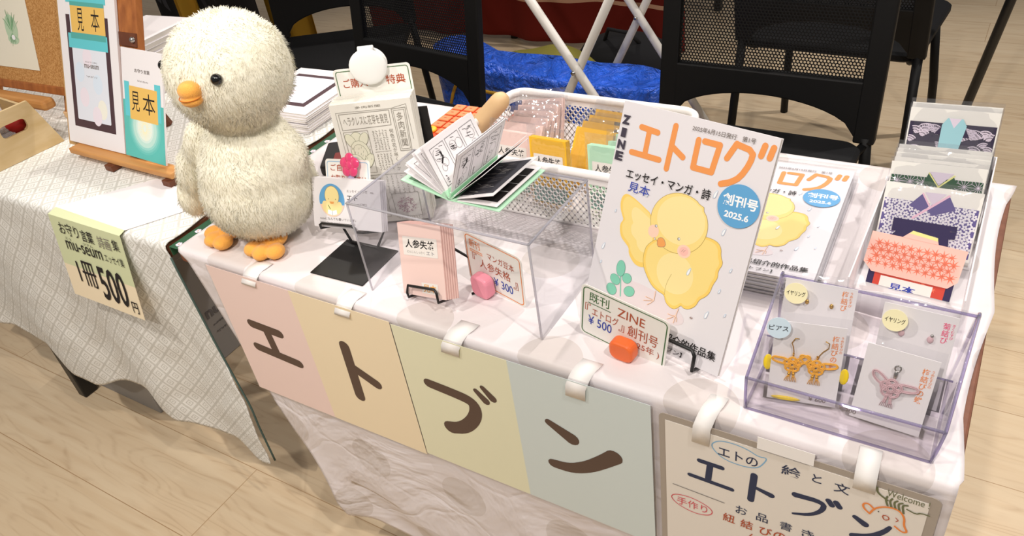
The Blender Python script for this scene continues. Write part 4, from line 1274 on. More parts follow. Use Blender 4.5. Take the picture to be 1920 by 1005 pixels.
def bagged(paper, label, group, loc, yaw, tilt, roll, W=.074, H=.105, leaves=4, seed=0, title=True):
    t = thing('bagged_booklet', label, 'booklet', loc, yaw, tilt, roll, group)
    m = MB()
    for k in range(leaves): m.box((k*.0006, k*.0024, 0), (W+k*.0006, k*.0024+.0020, H), paper)
    m.build('cover', t)
    if title:
        a = Art(); a.rc(.002, .001, W-.002, H*.26, 'print_teal'); booklet_cover(a, W, H, H*.50); a.build('title_label', t)
    crinkle_bag(t, W, H, leaves*.0024, seed=seed)
    return t
def bagged_all():
    G = 'bagged mini booklets in the basket'
    bagged('yellow_paper', 'yellow mini booklet in a clear bag with title label, at the basket front', G, (.528, .328, .006), -6, 8, 3, .070, .110, seed=1)
    bagged('green_paper', 'mint green mini booklet in a clear bag at the basket front, partly behind the zine', G, (.632, .330, .010), -6, 8, 4, .074, .106, seed=2)
    bagged('pink_paper', 'foremost pink mini booklet in a clear bag, its title half hidden by the open booklet', G, (.438, .345, .006), -4, 14, 2, .078, .100, seed=3)
    names = ['second', 'third', 'fourth', 'fifth', 'sixth']
    for k in range(5):
        bagged('pink_paper', names[k] + ' pink bagged booklet counting back from the foremost pink one', G, (.432 + .004*k, .362 + .016*k, .010 + .003*k), -5 + 2.5*k, 34, 3 + k, .078, .100, seed=4+k, title=False, leaves=3)
    for k in range(4):
        bagged('yellow_paper', ['first', 'second', 'third', 'rearmost'][k] + ' yellow bagged booklet leaning behind the front yellow one', G, (.552 + .004*k,   .388 + .017*k, .008 + .003*k), -9, 36, 3, .080, .098, seed=9+k, title=False, leaves=3)
    for k in range(2):
        bagged('green_paper', ['second mint green bagged booklet from the basket front', 'rear mint green bagged booklet behind the large zine'][k], G, (.640 + .002*k, .360 + .025*k, .008), -6, 22, 4, .074, .096, seed=13+k, title=False)
bagged_all()

# ================================================================== the zine
def chick_art(a):
    """cover drawing, millimetres from the lower left corner of the cover"""
    def sm(pts, n=2):
        q = pts
        for _ in range(n):
            r2 = []
            for i in range(len(q)):
                p, w = q[i], q[(i+1) % len(q)]
                r2 += [(p[0]*.75+w[0]*.25, p[1]*.75+w[1]*.25), (p[0]*.25+w[0]*.75, p[1]*.25+w[1]*.75)]
            q = r2
        return q
    # ground wash
    a.el(95, 54, 52, 16, 'ground_lilac', -8)
    a.el(60, 50, 26, 10, 'ground_lilac', 0)
    lw = sm([(72,160),(60,165),(49,170),(38,174),(29,175),(24,168),(25,156),(31,146),(34,142),(30,136),(32,126),(36,119),(44,114),(50,110),(51,104),(56,98),(64,92),(76,92),(84,100),(84,130)], 2)
    a.pg(lw, 'chick_wing'); a.pg([(x*.90+6, z*.90+15) for x, z in lw], 'chick_yellow')
    a.pg([(x*.62+28, z*.62+54) for x, z in lw], 'chick_light')
    body = sm([(75,126),(72,108),(76,94),(84,84),(93,75),(104,71),(113,70),(116,63),(121,59),(128,57),(134,60),(138,66),(142,63),(150,65),(157,72),(159,81),(166,87),(170,94),(171,104),(175,114),(173,122),(177,132),(172,139),(170,149),(163,155),(148,156),(110,150)], 2)
    a.pg(body, 'chick_wing'); a.pg([(x*.93+8.5, z*.93+8) for x, z in body], 'chick_yellow')
    a.el(120, 100, 26, 24, 'chick_light', -30)
    a.st(body, .22, 'chick_line', closed=True)
    a.st([(113,70),(112,84),(116,98)], .2, 'chick_line', smooth=2)
    head = [(109.5 + 38.6*math.cos(rad(g)), 160 + 36*math.sin(rad(g))) for g in range(0, 360, 8)]
    head = head[:5] + [(head[5][0]-1, head[5][1]), (head[6][0]+1.4, head[6][1]+1), (head[7][0]-1, head[7][1])] + head[8:]
    a.pg(head, 'chick_yellow'); a.pg([((x-110)*.84+112, (z-160)*.80+164) for x, z in head], 'chick_light')
    a.st(head, .25, 'chick_line', closed=True)
    a.el(79, 141, 7.5, 8, 'blush_pink', 0); a.el(125, 130, 9, 8, 'blush_pink', 0); a.el(125, 130, 6, 5.4, 'blush_deep', 0)
    for q in (0, 2.5): a.st([(122+q, 129), (124+q, 132)], .2, 'foot_line', up=False)
    bk = sm([(86.5,134),(92,137.5),(97,135),(100,128.5),(95,125.5),(88.5,124.5)], 1)
    a.pg(bk, 'beak_orange'); a.st(bk, .25, 'foot_line', closed=True)
    for x, z in ((81.1,148.3), (114.8,142.4)):
        a.el(x, z, 1.9, 1.9, 'ink_grey'); a.el(x+.2, z+.1, 1.35, 1.35, 'white_ink'); a.el(x-.1, z, .6, .6, 'ink_grey')
    for ls in (([(100.4,70),(101,58)], [(101,58),(95,58.5),(88.6,58.6)], [(101,58),(93,55),(86.9,53.1)], [(101,58),(97,53),(93.3,49.7)]),
               ([(135.8,61),(134.6,51)], [(134.6,51),(129,49),(123.9,49.2)], [(134.6,51),(129,46),(124.4,42.7)], [(134.6,51),(134,46),(133.7,41)], [(134.6,51),(136.5,48),(137,44)])):
        for p in ls: a.st(p, .65, 'blush_pink', up=False); a.st([(x+.7, z) for x, z in p], .2, 'foot_line', up=False)
        a.nxt()
    a.st([(53,46),(50,60),(46,76)], .8, 'leaf_mint', smooth=1)
    for cx, cz, rx, rz, an in ((45.2,81,6.5,10.5,6), (40.3,64.5,8,6.2,-25), (57,71.5,6.8,6.5,20), (38,50.5,8.2,7,-32), (64.2,56.5,8,6.6,22)):
        a.el(cx, cz, rx, rz, 'leaf_mint', an); a.st([(cx+rx*math.cos(g)*math.cos(rad(an))-rz*math.sin(g)*math.sin(rad(an)), cz+rx*math.cos(g)*math.sin(rad(an))+rz*math.sin(g)*math.cos(rad(an))) for g in [k*.3 for k in range(22)]], .2, 'leaf_line')
    for cx, cz, s in ((12.4,101,1.0), (167.7,167.8,1), (137.2,109,1.1), (172.3,67,1.1), (146.6,206.6,1.1), (20,150,.5), (181,100,.6), (188,128,.6), (195,75,.5), (14,80,.5), (60,181,.5)):
        p = sm([(cx-1.6*s, cz-4*s), (cx+.4*s, cz-4.4*s), (cx+1.5*s, cz-1.5*s), (cx+2.4*s, cz+5.5*s), (cx-1*s, cz+1*s)], 2)
        a.pg(p, 'white_ink'); a.st(p, .3, 'rain_blue', closed=True)
    a.st([(153,56),(155,57.5),(154,55),(157,57),(156,55)], .25, 'foot_line')
mat('blush_deep', (246, 190, 178), 0.45)

def cover_print(t, sticker=True):
    sc = .001
    a = Art(sc=sc); chick_art(a); a.build('chick_drawing', t)
    a = Art(sc=sc, y=-.0003)
    O = 'logo_orange'; w = 3.6
    for p, s in (([(31.5,258.3),(55,256.6)], 0), ([(43.3,256),(43.8,227)], 0), ([(24.5,226),(64.5,226)], 0),
                 ([(77,269.5),(77,218.5)], 0), ([(79,245),(95,236.5)], 0),
                 ([(110,260.5),(110.8,228.6),(135,229),(137.6,260.8),(118,260.8)], 0),
                 ([(157,267),(149.5,249)], 0), ([(158,266.5),(178.5,263.5),(177.8,250),(170.5,232.5),(160.5,224),(149.8,219.5)], 1),
                 ([(189.6,272.5),(187.9,261)], 0), ([(199.8,272.5),(198.1,261)], 0)):
        a.st(p, w, O, smooth=s, up=False)
    a.nxt(); a.build('title_logo', t)
    a = Art(sc=sc, y=-.0016)
    for ch, z in (('Z', 262.3), ('I', 246.6), ('N', 231.8), ('E', 217.6)):
        wd_ = 5.6 if ch != 'I' else 3.6
        a.tx(ch, 8.6-wd_, z-5.6, 8.6+wd_, z+5.6, 'ink_zine', .05)
    a.build('side_lettering', t); a = Art(sc=sc, y=-.0016)
    a.tx('2025年6月15日発行　第1号', 99.5, 270.6, 178.5, 276.6, 'ink_grey', .004, rot=1.5)
    a.build('issue_date', t); a = Art(sc=sc, y=-.0016)
    a.tx('エッセイ・マンガ・詩', 24.5, 195.5, 141.5, 207.8, 'ink_black', .012, rot=1.8)
    a.build('tagline', t); a = Art(sc=sc, y=-.0016)
    a.tx('自己紹介的作品集', 104, 16, 197.5, 27.5, 'ink_black', .015, rot=.5)
    a.tx('【エトブン】', 110, 3.5, 155, 10, 'ink_black', .006)
    a.build('subtitle', t)
    if sticker:
        a = Art(sc=sc, y=-.0016); a.tx('見本', 31.5, 179, 62.5, 191.5, 'ink_blue', .004); a.build('sample_mark', t)
    a = Art(sc=sc, y=-.0014); a.el(177.6, 201, 25.6, 24.6, 'disc_blue', n=48)
    a.tx('創刊号', 157, 199.5, 200, 212.8, 'white_ink', .03, rot=2); a.tx('2025.6', 163, 186, 193, 193.5, 'white_ink', .03, rot=2)
    a.build('issue_badge', t)
mat('ink_zine', (64, 58, 72), 0.5)

ZF = ((.7348, .0902, .0100), -12.3, 24.4, 0)
def zine():
    t = thing('zine', 'large white zine with yellow chick cover standing upright on the black easel', 'magazine', *ZF)
    W, H = .2051, .2838
    m = MB(); m.box((0, 0, 0), (W, .0012, H), 'glossy_paper'); m.build('front_cover', t)
    m = MB(); m.box((.0004, .0013, .0004), (W-.0006, .0052, H-.0006), 'page_edge'); m.build('pages', t)
    m = MB(); m.box((0, .0053, 0), (W, .0062, H), 'glossy_paper'); m.build('back_cover', t)
    cover_print(t)
    e = thing('wire_easel', 'black wire easel carrying the large upright zine', 'easel', (.83, .10, 0), -12.3)
    M0 = frame(*ZF); inv = e.matrix_world.inverted()
    P = lambda x, y, z: inv @ (M0 @ Vector((x, y, z)))
    m = MB()
    lo = P(.030, .012, -.004); lo2 = P(.175, .012, -.004)
    m.tube([lo, P(.030, -.006, -.004), P(.030, -.009, .004), P(.035, -.009, .022), P(.170, -.009, .022), P(.175, -.009, .016), P(.175, -.006, -.004), lo2], .0024, 'black_metal', 8)
    m.tube([lo, P(.032, .0095, .10), P(.06, .0095, .16), P(.145, .0095, .16), P(.173, .0095, .10), lo2], .0024, 'black_metal', 8)
    f1 = P(.06, .0095, .16); f2 = P(.145, .0095, .16)
    m.tube([f1, (f1.x, f1.y+.075, .0026), (f2.x, f2.y+.075, .0026), f2], .0024, 'black_metal', 8)
    m.build('wire', e, smooth=True)
zine()

def zine_stack():
    for k in range(6):
        z = .0012 + k*.0056
        dx, dy = random.uniform(-.003, .003), random.uniform(-.003, .003)
        if k == 5: dx = dy = 0
        M = Matrix(((1,0,0,.789+dx),(0,0,1,.222+dy),(0,-1,0,0),(0,0,0,1)))
        # lying flat, face up: sheet x -> world x, sheet z -> world y
        M = Matrix.Rotation(rad(2), 4, 'Z') @ Matrix(((1,0,0,0),(0,0,1,0),(0,-1,0,0),(0,0,0,1)))
        M = Matrix.Translation((.789+dx, .222+dy, z+.0048)) @ M
        t = thing('zine', 'white chick cover zine in a clear bag on top of the flat stack' if k == 5 else 'bagged zine lying under the top one in the flat stack, edges showing', 'magazine', group='zines on top of the flat stack' if k == 5 else 'zines lower in the flat stack')
        t.matrix_world = M
        W, H = .208, .292
        # y runs downwards in this frame
        m = MB(); m.box((0, 0, 0), (W, .0008, H), 'glossy_paper'); m.build('front_cover', t)
        m = MB(); m.box((.0004, .0009, .0004), (W-.0006, .0036, H-.0006), 'page_edge'); m.build('pages', t)
        if k == 5:
            cover_print(t, False)
        b = MB(); n, q = 14, 18; vs = []
        for j in range(q+1):
            for i in range(n+1):
                u, v = i/n, j/q; e = min(1, min(u, 1-u)*12, min(v, 1-v)*14)
                nz = noise.noise(Vector((u*3, v*4, k*2.7)))
                ex = (.022, .060) if k == 5 else (.004, .008)
                vs.append((-ex[0] + (W+ex[1])*u, -.0022*e - abs(nz)*.0022 + (.0030 if e < .4 else 0), -.016 + (H+.036)*v))
        b.add(vs, [(j*(n+1)+i, j*(n+1)+i+1, (j+1)*(n+1)+i+1, (j+1)*(n+1)+i) for j in range(q) for i in range(n)], 'film_flat')
        b.build('clear_bag', t, smooth=True)
zine_stack()

# ================================================================== white paper tray with bagged origami kimono cards
def tray():
    x0, x1, y0, y1, h = 1.036, 1.166, .236, .592, .050
    t = thing('paper_tray', 'open white paper tray holding the row of origami kimono cards', 'tray', (x0, y0, 0))
    W, D = x1-x0, y1-y0; th = .0016
    m = MB(); m.box((0, 0, 0), (W, D, .0016), 'white_paper'); m.build('floor_panel', t)
    for nm, a, b in (('left_wall', (0, 0, .0018), (th, D, h)), ('right_wall', (W-th, 0, .0018), (W, D, h)), ('back_wall', (th, D-th, .0018), (W-th, D, h))):
        m = MB(); m.box(a, b, 'white_paper'); m.build(nm, t)
    m = MB(); n = 12; vs = []
    for i in range(n+1):
        u = i/n; z = h*.62 + .012*math.sin(math.pi*u); vs += [(th+(W-2*th)*u, -.006*math.sin(math.pi*u), .0018), (th+(W-2*th)*u, -.006*math.sin(math.pi*u), z)]
    m.add(vs, [(2*i, 2*i+2, 2*i+3, 2*i+1) for i in range(n)], 'white_paper')
    m.build('front_wall', t, smooth=True, solid=.0012)
tray()

def star(cx, cz, r, a0, lobes=7):
    pts = []
    for k in range(lobes*2):
        if lobes == 7:
            R_ = r*(1.0 if k % 2 == 0 else .26)
            if k in (6, 8): R_ = r*(.30 if k % 2 else .8)
        else: R_ = r*(1 if k % 2 == 0 else .4)
        g = rad(a0 + 360*k/(lobes*2)); pts.append((cx + R_*math.cos(g), cz + R_*math.sin(g)))
    return pts

def pat_sakura(a, x0, z0, x1, z1, seed=5):
    rnd = random.Random(seed); a.rc(x0, z0, x1, z1, 'orig_purple'); s = .0084; j = 0; z = z0+.004
    while z < z1-.003:
        x = x0 + .004 + (s/2 if j % 2 else 0)
        while x < x1-.003:
            a0 = rnd.uniform(0, 72); r = rnd.choice([.0052, .0047, .0040])
            for k in range(5):
                g = rad(a0+72*k); a.el(x + r*.58*math.cos(g), z + r*.58*math.sin(g), r*.42, r*.34, 'orig_petal', a0+72*k, 8, up=False)
            x += s
        z += s*.86; j += 1
    a.nxt()
def pat_maple(a, out, seed=8):
    rnd = random.Random(seed); a.pg(out, 'orig_pink')
    xs = [p[0] for p in out]; zs = [p[1] for p in out]; x0, x1, z0, z1 = min(xs), max(xs), min(zs), max(zs)
    nx, nz = 12, 6
    for j in range(nz):
        for i in range(nx):
            cx = x0 + (i+.5+(.3 if j % 2 else -.1))*(x1-x0)/nx; cz = z0 + (j+.5)*(z1-z0)/nz
            r = rnd.uniform(.0062, .0086)
            if not (x0+r < cx < x1-r and z0+r*.8 < cz < z1-r*.8): continue
            if cz < z0+.012 and (cx < x0+.014 or cx > x1-.014): continue
            a0 = rnd.uniform(0, 360); p = star(cx, cz, r, a0); a.add([a._p(*q) for q in p], [tuple(range(len(p)))], 'orig_coral')
            a.st([(cx, cz), (cx - r*math.cos(rad(a0)), cz - r*math.sin(rad(a0)))], .0003, 'orig_coral', up=False)
    a.nxt()
def pat_asanoha(a, x0, z0, x1, z1, s=.0165):
    a.rc(x0, z0, x1, z1, 'orig_green')
    h = s*math.sqrt(3)/2; w = .00028
    def seg(p, q):
        (ax, az), (bx, bz) = p, q; t0, t1 = 0.0, 1.0
        for d, lo, hi, o in ((bx-ax, x0, x1, ax), (bz-az, z0, z1, az)):
            if abs(d) < 1e-9:
                if o < lo or o > hi: return
                continue
            u, v = (lo-o)/d, (hi-o)/d
            if u > v: u, v = v, u
            t0, t1 = max(t0, u), min(t1, v)
        if t0 < t1: a.st([(ax+(bx-ax)*t0, az+(bz-az)*t0), (ax+(bx-ax)*t1, az+(bz-az)*t1)], w, 'orig_lilac', up=False)
    j = -1
    while z0 + j*h < z1 + h:
        i = -1
        while x0 + i*s < x1 + s:
            ox, oz = x0 + i*s + (s/2 if j % 2 else 0), z0 + j*h
            A = (ox, oz)
            for k in range(6):
                B = (ox + s*math.cos(rad(60*k)), oz + s*math.sin(rad(60*k)))
                C = (ox + s/math.sqrt(3)*math.cos(rad(60*k+30)), oz + s/math.sqrt(3)*math.sin(rad(60*k+30)))
                if k < 3: seg(A, B)
                seg(A, C)
            i += 1
        j += 1
    a.nxt()
def pat_fan(a, x0, z0, x1, z1, seed=4):
    rnd = random.Random(seed); a.rc(x0, z0, x1, z1, 'orig_fan')
    for _ in range(34):
        cx, cz = rnd.uniform(x0+.002, x1-.006), rnd.uniform(z0, z1-.014); a0 = rnd.uniform(20, 70); r = rnd.uniform(.010, .018)
        for q in (0.35, .6, .85):
            for k in range(9):
                g0, g1 = a0 + 10*k, a0 + 10*k + 6
                p = [(cx+r*q*math.cos(rad(g)), cz+r*q*math.sin(rad(g))) for g in (g0, g1)]
                if all(x0 < x < x1 and z0 < z < z1 for x, z in p): a.st(p, .0007, 'orig_lilac', up=False)
        for k in range(8):
            g = a0 + 11*k; p = [(cx+r*.15*math.cos(rad(g)), cz+r*.15*math.sin(rad(g))), (cx+r*.8*math.cos(rad(g)), cz+r*.8*math.sin(rad(g)))]
            if all(x0 < x < x1 and z0 < z < z1 for x, z in p): a.st(p, .00025, 'orig_lilac', up=False)
    a.nxt()

def kimono(kind, label, group, loc, yaw, tilt, W=.1165, H=.150, seed=0, roll=0):
    t = thing('kimono_card', label, 'card', loc, yaw, tilt, roll, group)
    m = MB(); m.box((0, 0, 0), (W, .0008, H), 'card_white'); m.build('backing_card', t)
    cx = W/2; sh = H-.016      # sleeve top
    b = Art(y=-.0004)
    if kind == 'sakura':
        pat_sakura(b, .002, .010, W-.002, sh-.006)
        b.pg([(cx-.026, sh-.012), (cx-.012, sh+.006), (cx-.002, sh-.010), (cx-.010, sh-.018)], 'orig_purple'); b.pg([(cx+.030, sh-.010), (cx+.020, sh+.006), (cx-.004, sh-.014), (cx+.004, sh-.022)], 'orig_purple')
        b.pg([(cx-.010, sh+.008), (cx+.016, sh+.009), (cx+.002, sh-.008)], 'orig_lilac')
        b.st([(cx-.012, sh+.006), (cx-.001, sh-.010)], .0010, 'orig_collar'); b.st([(cx+.019, sh+.007), (cx-.018, sh-.028)], .0014, 'orig_collar')
        b.build('folded_kimono', t)
        b = Art(y=-.0022); b.rc(.018, H-.064, W-.022, H-.047, 'orig_navy'); b.pg([(.024,H-.064),(.048,H-.064),(.042,H-.078),(.014,H-.078)], 'orig_navy'); b.pg([(W-.042,H-.064),(W-.029,H-.064),(W-.026,H-.086),(W-.040,H-.086)], 'orig_navy')
        b.build('folded_sash', t)
    elif kind == 'green':
        pat_asanoha(b, .002, .030, W-.002, sh-.002)
        b.pg([(cx-.016, sh-.012), (cx-.010, sh+.005), (cx+.012, sh-.014)], 'orig_green'); b.pg([(cx+.028, sh-.012), (cx+.020, sh+.002), (cx-.006, sh-.020)], 'orig_green')
        b.pg([(cx-.010, sh+.006), (cx+.020, sh+.006), (cx+.004, sh-.012)], 'orig_lilac'); b.st([(cx-.010, sh+.004), (cx+.004, sh-.014)], .0008, 'orig_yellow'); b.st([(cx+.021, sh+.003), (cx-.002, sh-.020)], .0010, 'orig_yellow')
        b.build('folded_kimono', t)
    elif kind == 'fan':
        pat_fan(b, .002, .030, W-.002, sh-.004, 4+seed)
        b.pg([(cx-.022, sh-.020), (cx-.010, sh-.002), (cx+.002, sh-.022)], 'orig_fan'); b.pg([(cx+.024, sh-.022), (cx+.014, sh-.004), (cx, sh-.024)], 'orig_fan')
        b.pg([(cx-.014, sh-.006), (cx-.008, sh+.004), (cx+.012, sh+.004), (cx+.018, sh-.006), (cx+.010, sh-.060), (cx-.014, sh-.058)], 'orig_teal')
        b.pg([(cx-.006, sh+.004), (cx+.010, sh+.004), (cx+.002, sh-.010)], 'orig_lilac')
        b.pg([(cx-.012, sh-.054), (cx+.008, sh-.056), (cx+.009, sh-.050), (cx-.010, sh-.046)], 'orig_petal')
        b.build('folded_kimono', t)
    elif kind == 'pale':
        b.rc(.004, .050, W-.004, sh-.010, 'orig_pink'); b.pg([(cx-.014, sh-.008), (cx-.014, sh-.016), (cx+.018, sh-.016), (cx+.018, sh-.008)], 'orig_collar'); b.build('folded_kimono', t)
    elif kind == 'plain':
        b.rc(.004, .050, W-.004, sh-.022, 'orig_lilac'); b.pg([(cx-.014, sh-.002), (cx+.018, sh-.002), (cx+.016, sh-.020), (cx-.012, sh-.020)], 'orig_blue'); b.build('folded_kimono', t)
    crinkle_bag(t, W, H, .0016, .004, 20+seed, .008)
    return t

def kimonos():
    G = 'origami kimono cards in the tray'
    # row from the back of the tray to the front; each stands on the tray floor and leans back
    rows = [('fan', 'rearmost kimono card in the tray, dark purple with white fans', .562, 4, 18, .121),
            ('fan', 'dark purple fan kimono card standing just before the rearmost one', .551, 4, 18, .118),
            ('plain', 'white kimono card with a pale blue collar before the dark fan cards', .474, 4, 20, .098),
            ('pale', 'first of the pale pink kimono cards counting from the back', .464, 4, 20, .097),
            ('pale', 'second of the pale pink kimono cards counting from the back', .454, 4, 20, .096),
            ('pale', 'third of the pale pink kimono cards counting from the back', .444, 4, 20, .094),
            ('green', 'dark green kimono card with white star lattice in the middle of the tray', .420, 5, 22, .099),
            ('sakura', 'purple kimono card with white blossoms and navy sash in the tray', .366, 1, 28, .097)]
    for k, (kd, lab, y, yw, tl, H) in enumerate(rows):
        kimono(kd, lab, G, (1.0445, y, .0045), yw, tl, .1165, H, k)
    # coral pouch hanging forward of the sakura card, above the red sample card
    t = thing('kimono_card', 'coral kimono card with maple leaves and wide sleeves, foremost standing card in the tray', 'card', (1.0435, .2935, .0025), -4, 27, 0, G)
    W = .1115
    O = [(.010, .018), (.100, .018), (W-.002, .028), (W, .0685), (0, .0695), (-.002, .029)]
    m = MB(); m.prism(O[:4] + [(.078, .069), (.075, .077), (.046, .080), (.036, .0695)] + O[4:], 0, .0012, 'orig_pink'); m.build('folded_body', t)
    b = Art(); pat_maple(b, O)
    b.pg([(.036, .0695), (.046, .080), (.075, .077), (.078, .069)], 'orig_pink'); b.pg([(.043, .076), (.046, .0802), (.0755, .0772), (.0765, .073)], 'orig_yellow'); b.build('maple_print', t)
    t = thing('kimono_card', 'red kimono sample card with a white label, lowest at the front of the tray', 'card', (1.050, .2965, .0025), -4, 27, 0, G)
    m = MB(); m.box((0, 0, 0), (.100, .0010, .050), 'orig_navy'); m.build('backing_card', t)
    b = Art(); b.rc(.008, .0, .092, .048, 'orig_red'); rnd = random.Random(3)
    for _ in range(24):
        p = star(rnd.uniform(.012, .088), rnd.uniform(.006, .044), .004, rnd.uniform(0, 360)); b.add([b._p(*q) for q in p], [tuple(range(len(p)))], 'orig_coral')
    b.nxt(); b.rc(.016, .000, .078, .0135, 'label_white'); b.tx('見本', .028, -.002, .060, .0070, 'ink_blue', .02); b.build('sample_label', t)
kimonos()

# ================================================================== jewellery case
def case():
    t = thing('acrylic_case', 'clear acrylic display case with pale violet edges holding the knotted cord jewellery', 'display case', (.976, .022, 0))
    prof = [(0, .0), (-.001, .048), (.124, .101), (.130, .101), (.130, 0)]        # (y, z)
    def side(x, flare):
        return [(x + flare*(z/.1), y, z) for y, z in prof]
    th = .0025
    L = side(0, 0); R_ = side(.192, .011)
    for nm, P, dx in (('side_panel', L, th), ('side_panel', R_, -th)):
        m = MB(); n = len(P); Q = [(x+dx, y, z) for x, y, z in P]
        m.add(P+Q, [tuple(range(n)), tuple(range(2*n-1, n-1, -1))] + [(i, (i+1)%n, (i+1)%n+n, i+n) for i in range(n)], 'case_clear'); m.build(nm, t)
    def panel(nm, i, j, off=0.0):
        m = MB(); a, b, c, d = Vector(L[i]), Vector(R_[i]), Vector(R_[j]), Vector(L[j])
        nr = (b-a).cross(d-a).normalized()*th; v = Vector((th+.0002, 0, 0))
        m.hexa([a+v, b-v, c-v, d+v, a+v+nr, b-v+nr, c-v+nr, d+v+nr], 'case_clear'); return m.build(nm, t)
    panel('front_panel', 0, 1); panel('back_panel', 4, 3)
    m = MB(); m.box((th+.0003, .0028, .0003), (.189, .127, .0028), 'case_clear'); m.build('base_panel', t)
    m = MB(); a, b = Vector((th+.0003, .062, .004)), Vector((.1925, .062, .004))
    m.hexa([(th+.0003, .062, .003), (.189, .062, .003), (.189, .064, .003), (th+.0003, .064, .003), (th+.0003, .066, .055), (.194, .066, .055), (.194, .068, .055), (th+.0003, .068, .055)], 'case_clear'); m.build('divider', t)
    m = MB(); e = .0018
    def edge(p, q, r=e): m.tube([p, q], r, 'case_rim', 6)
    for P in (L, R_):
        for i in range(len(P)): edge(P[i], P[(i+1) % len(P)])
    for i in (0, 1, 2): edge(L[i], R_[i])
    edge((th, .067, .055), (.194, .067, .055), .0012)
    m.build('moulded_rim', t, smooth=True)
case()

def cord_loop(m, pts, r, mt, tw=26):
    """a twisted cord: two strands wound about a path"""
    P = [Vector(p) for p in pts]
    q = P
    for _ in range(2):
        n = [q[0]]
        for i in range(len(q)-1): n += [q[i]*.75+q[i+1]*.25, q[i]*.25+q[i+1]*.75]
        n.append(q[-1]); q = n
    for ph in (0, math.pi):
        out = []; s = 0
        for i, p in enumerate(q):
            if i: s += (p-q[i-1]).length
            tg = (q[min(i+1, len(q)-1)]-q[max(i-1, 0)]).normalized()
            u = tg.cross(Vector((0, 1, .01))).normalized(); w = tg.cross(u); g = s*2600*r/.001/1000*1.0 + ph
            out.append(p + (u*math.cos(g) + w*math.sin(g))*r*.55)
        m.tube(out, r*.62, mt, 5)
def knot(parent, cx, cz, s, mt, flip=1, tail=True):
    """five-petal decorative knot with two long wing loops and a tail, lying on the card"""
    m = MB(); y = -.0022*s/.01
    Q = lambda x, z, d=0: (cx + x*s*flip, y + d, cz + z*s)
    r = .00090*s/.01
    cord_loop(m, [Q(0, .1), Q(.5, .5), Q(1.1, .55), Q(1.6, .55), Q(1.7, .25), Q(1.2, .05), Q(.5, 0), Q(.1, .0)], r, mt)
    cord_loop(m, [Q(0, .1), Q(-.35, .5), Q(-.9, .95), Q(-1.3, 1.05), Q(-1.35, .7), Q(-1.0, .3), Q(-.4, .05), Q(-.1, 0)], r, mt)
    for k in range(5):
        g = rad(90+72*k); c, sn = math.cos(g), math.sin(g)
        p = []
        for j in range(9):
            h = rad(-150+300*j/8); rr = .34
            p.append(Q(.36*c + rr*math.cos(h)*c - rr*math.sin(h)*sn, .36*sn + rr*math.cos(h)*sn + rr*math.sin(h)*c, -.0006*(j % 2)))
        cord_loop(m, p, r, mt)
    cord_loop(m, [Q(.22*math.cos(g*.7), .22*math.sin(g*.7), -.0016) for g in range(10)], r, mt)
    cord_loop(m, [Q(-.1, -.3), Q(-.16, -.8), Q(-.22, -1.2)], r, mt); cord_loop(m, [Q(.1, -.3), Q(.14, -.8), Q(.20, -1.2)], r, mt)
    return m.build('knotted_cord', parent, smooth=True)
def bead_tail(parent, cx, cz, s, m1, mt):
    m = MB()
    for sx in (-1, 1): m.ell((cx+sx*.20*s, -.002, cz-1.25*s), .0016*s/.01, m1, 12, 8)
    m.build('bead', parent, smooth=True)
    m = MB()
    for sx in (-1, 1):
        for k in range(4): m.tube([(cx+sx*.20*s, -.002, cz-1.35*s), (cx+sx*(.10+.12*k)*s, -.0016, cz-1.75*s), (cx+sx*(.06+.16*k)*s, -.001, cz-2.15*s)], .00030*s/.01, mt, 4)
    m.build('tassel', parent, smooth=True)

def jewel_card(label, loc, yaw, tilt, W, H, seed, roll=0):
    t = thing('jewellery_card', label, 'card', loc, yaw, tilt, roll)
    m = MB(); m.box((0, 0, 0), (W, .0007, H), 'white_paper'); m.build('backing_card', t)
    return t
def flat_bag(t, W, H, seed):
    b = MB(); n, q = 8, 12; vs = []
    for j in range(q+1):
        for i in range(n+1):
            u, v = i/n, j/q; e = min(1, min(u, 1-u)*8, min(v, 1-v)*9)
            vs.append((-.004 + (W+.008)*u, -.0075*e - .0015*abs(noise.noise(Vector((u*4, v*4, seed)))), -.001 + (H+.012)*v))
    b.add(vs, [(j*(n+1)+i, j*(n+1)+i+1, (j+1)*(n+1)+i+1, (j+1)*(n+1)+i) for j in range(q) for i in range(n)], 'film_flat'); b.build('clear_bag', t, smooth=True)
def price_text(a, cols, x1, z1, sz, m):
    x = x1
    for s, k in cols:
        h = sz*k*len(s)*1.12
        a.tx(s, x-sz*k, z1-h, x, z1, m, .006, vert=True); x -= sz*k*1.25 if k > .7 else sz*k*1.4
def dot(label, t, x, z, text, m):
    p = t.matrix_world @ Vector((x, -.0100, z))
    d = thing('round_label', label, 'label', p); d.matrix_world = Matrix.Translation(p) @ t.matrix_world.to_3x3().to_4x4()
    b = Art(y=0); b.el(0, 0, .0125, .0125, m, n=36); b.build('sticker', d, solid=.0003)
    a = Art(y=-.0004); a.tx(text, -.0100, -.0028, .0100, .0032, 'ink_black', .006); a.build('lettering', d)
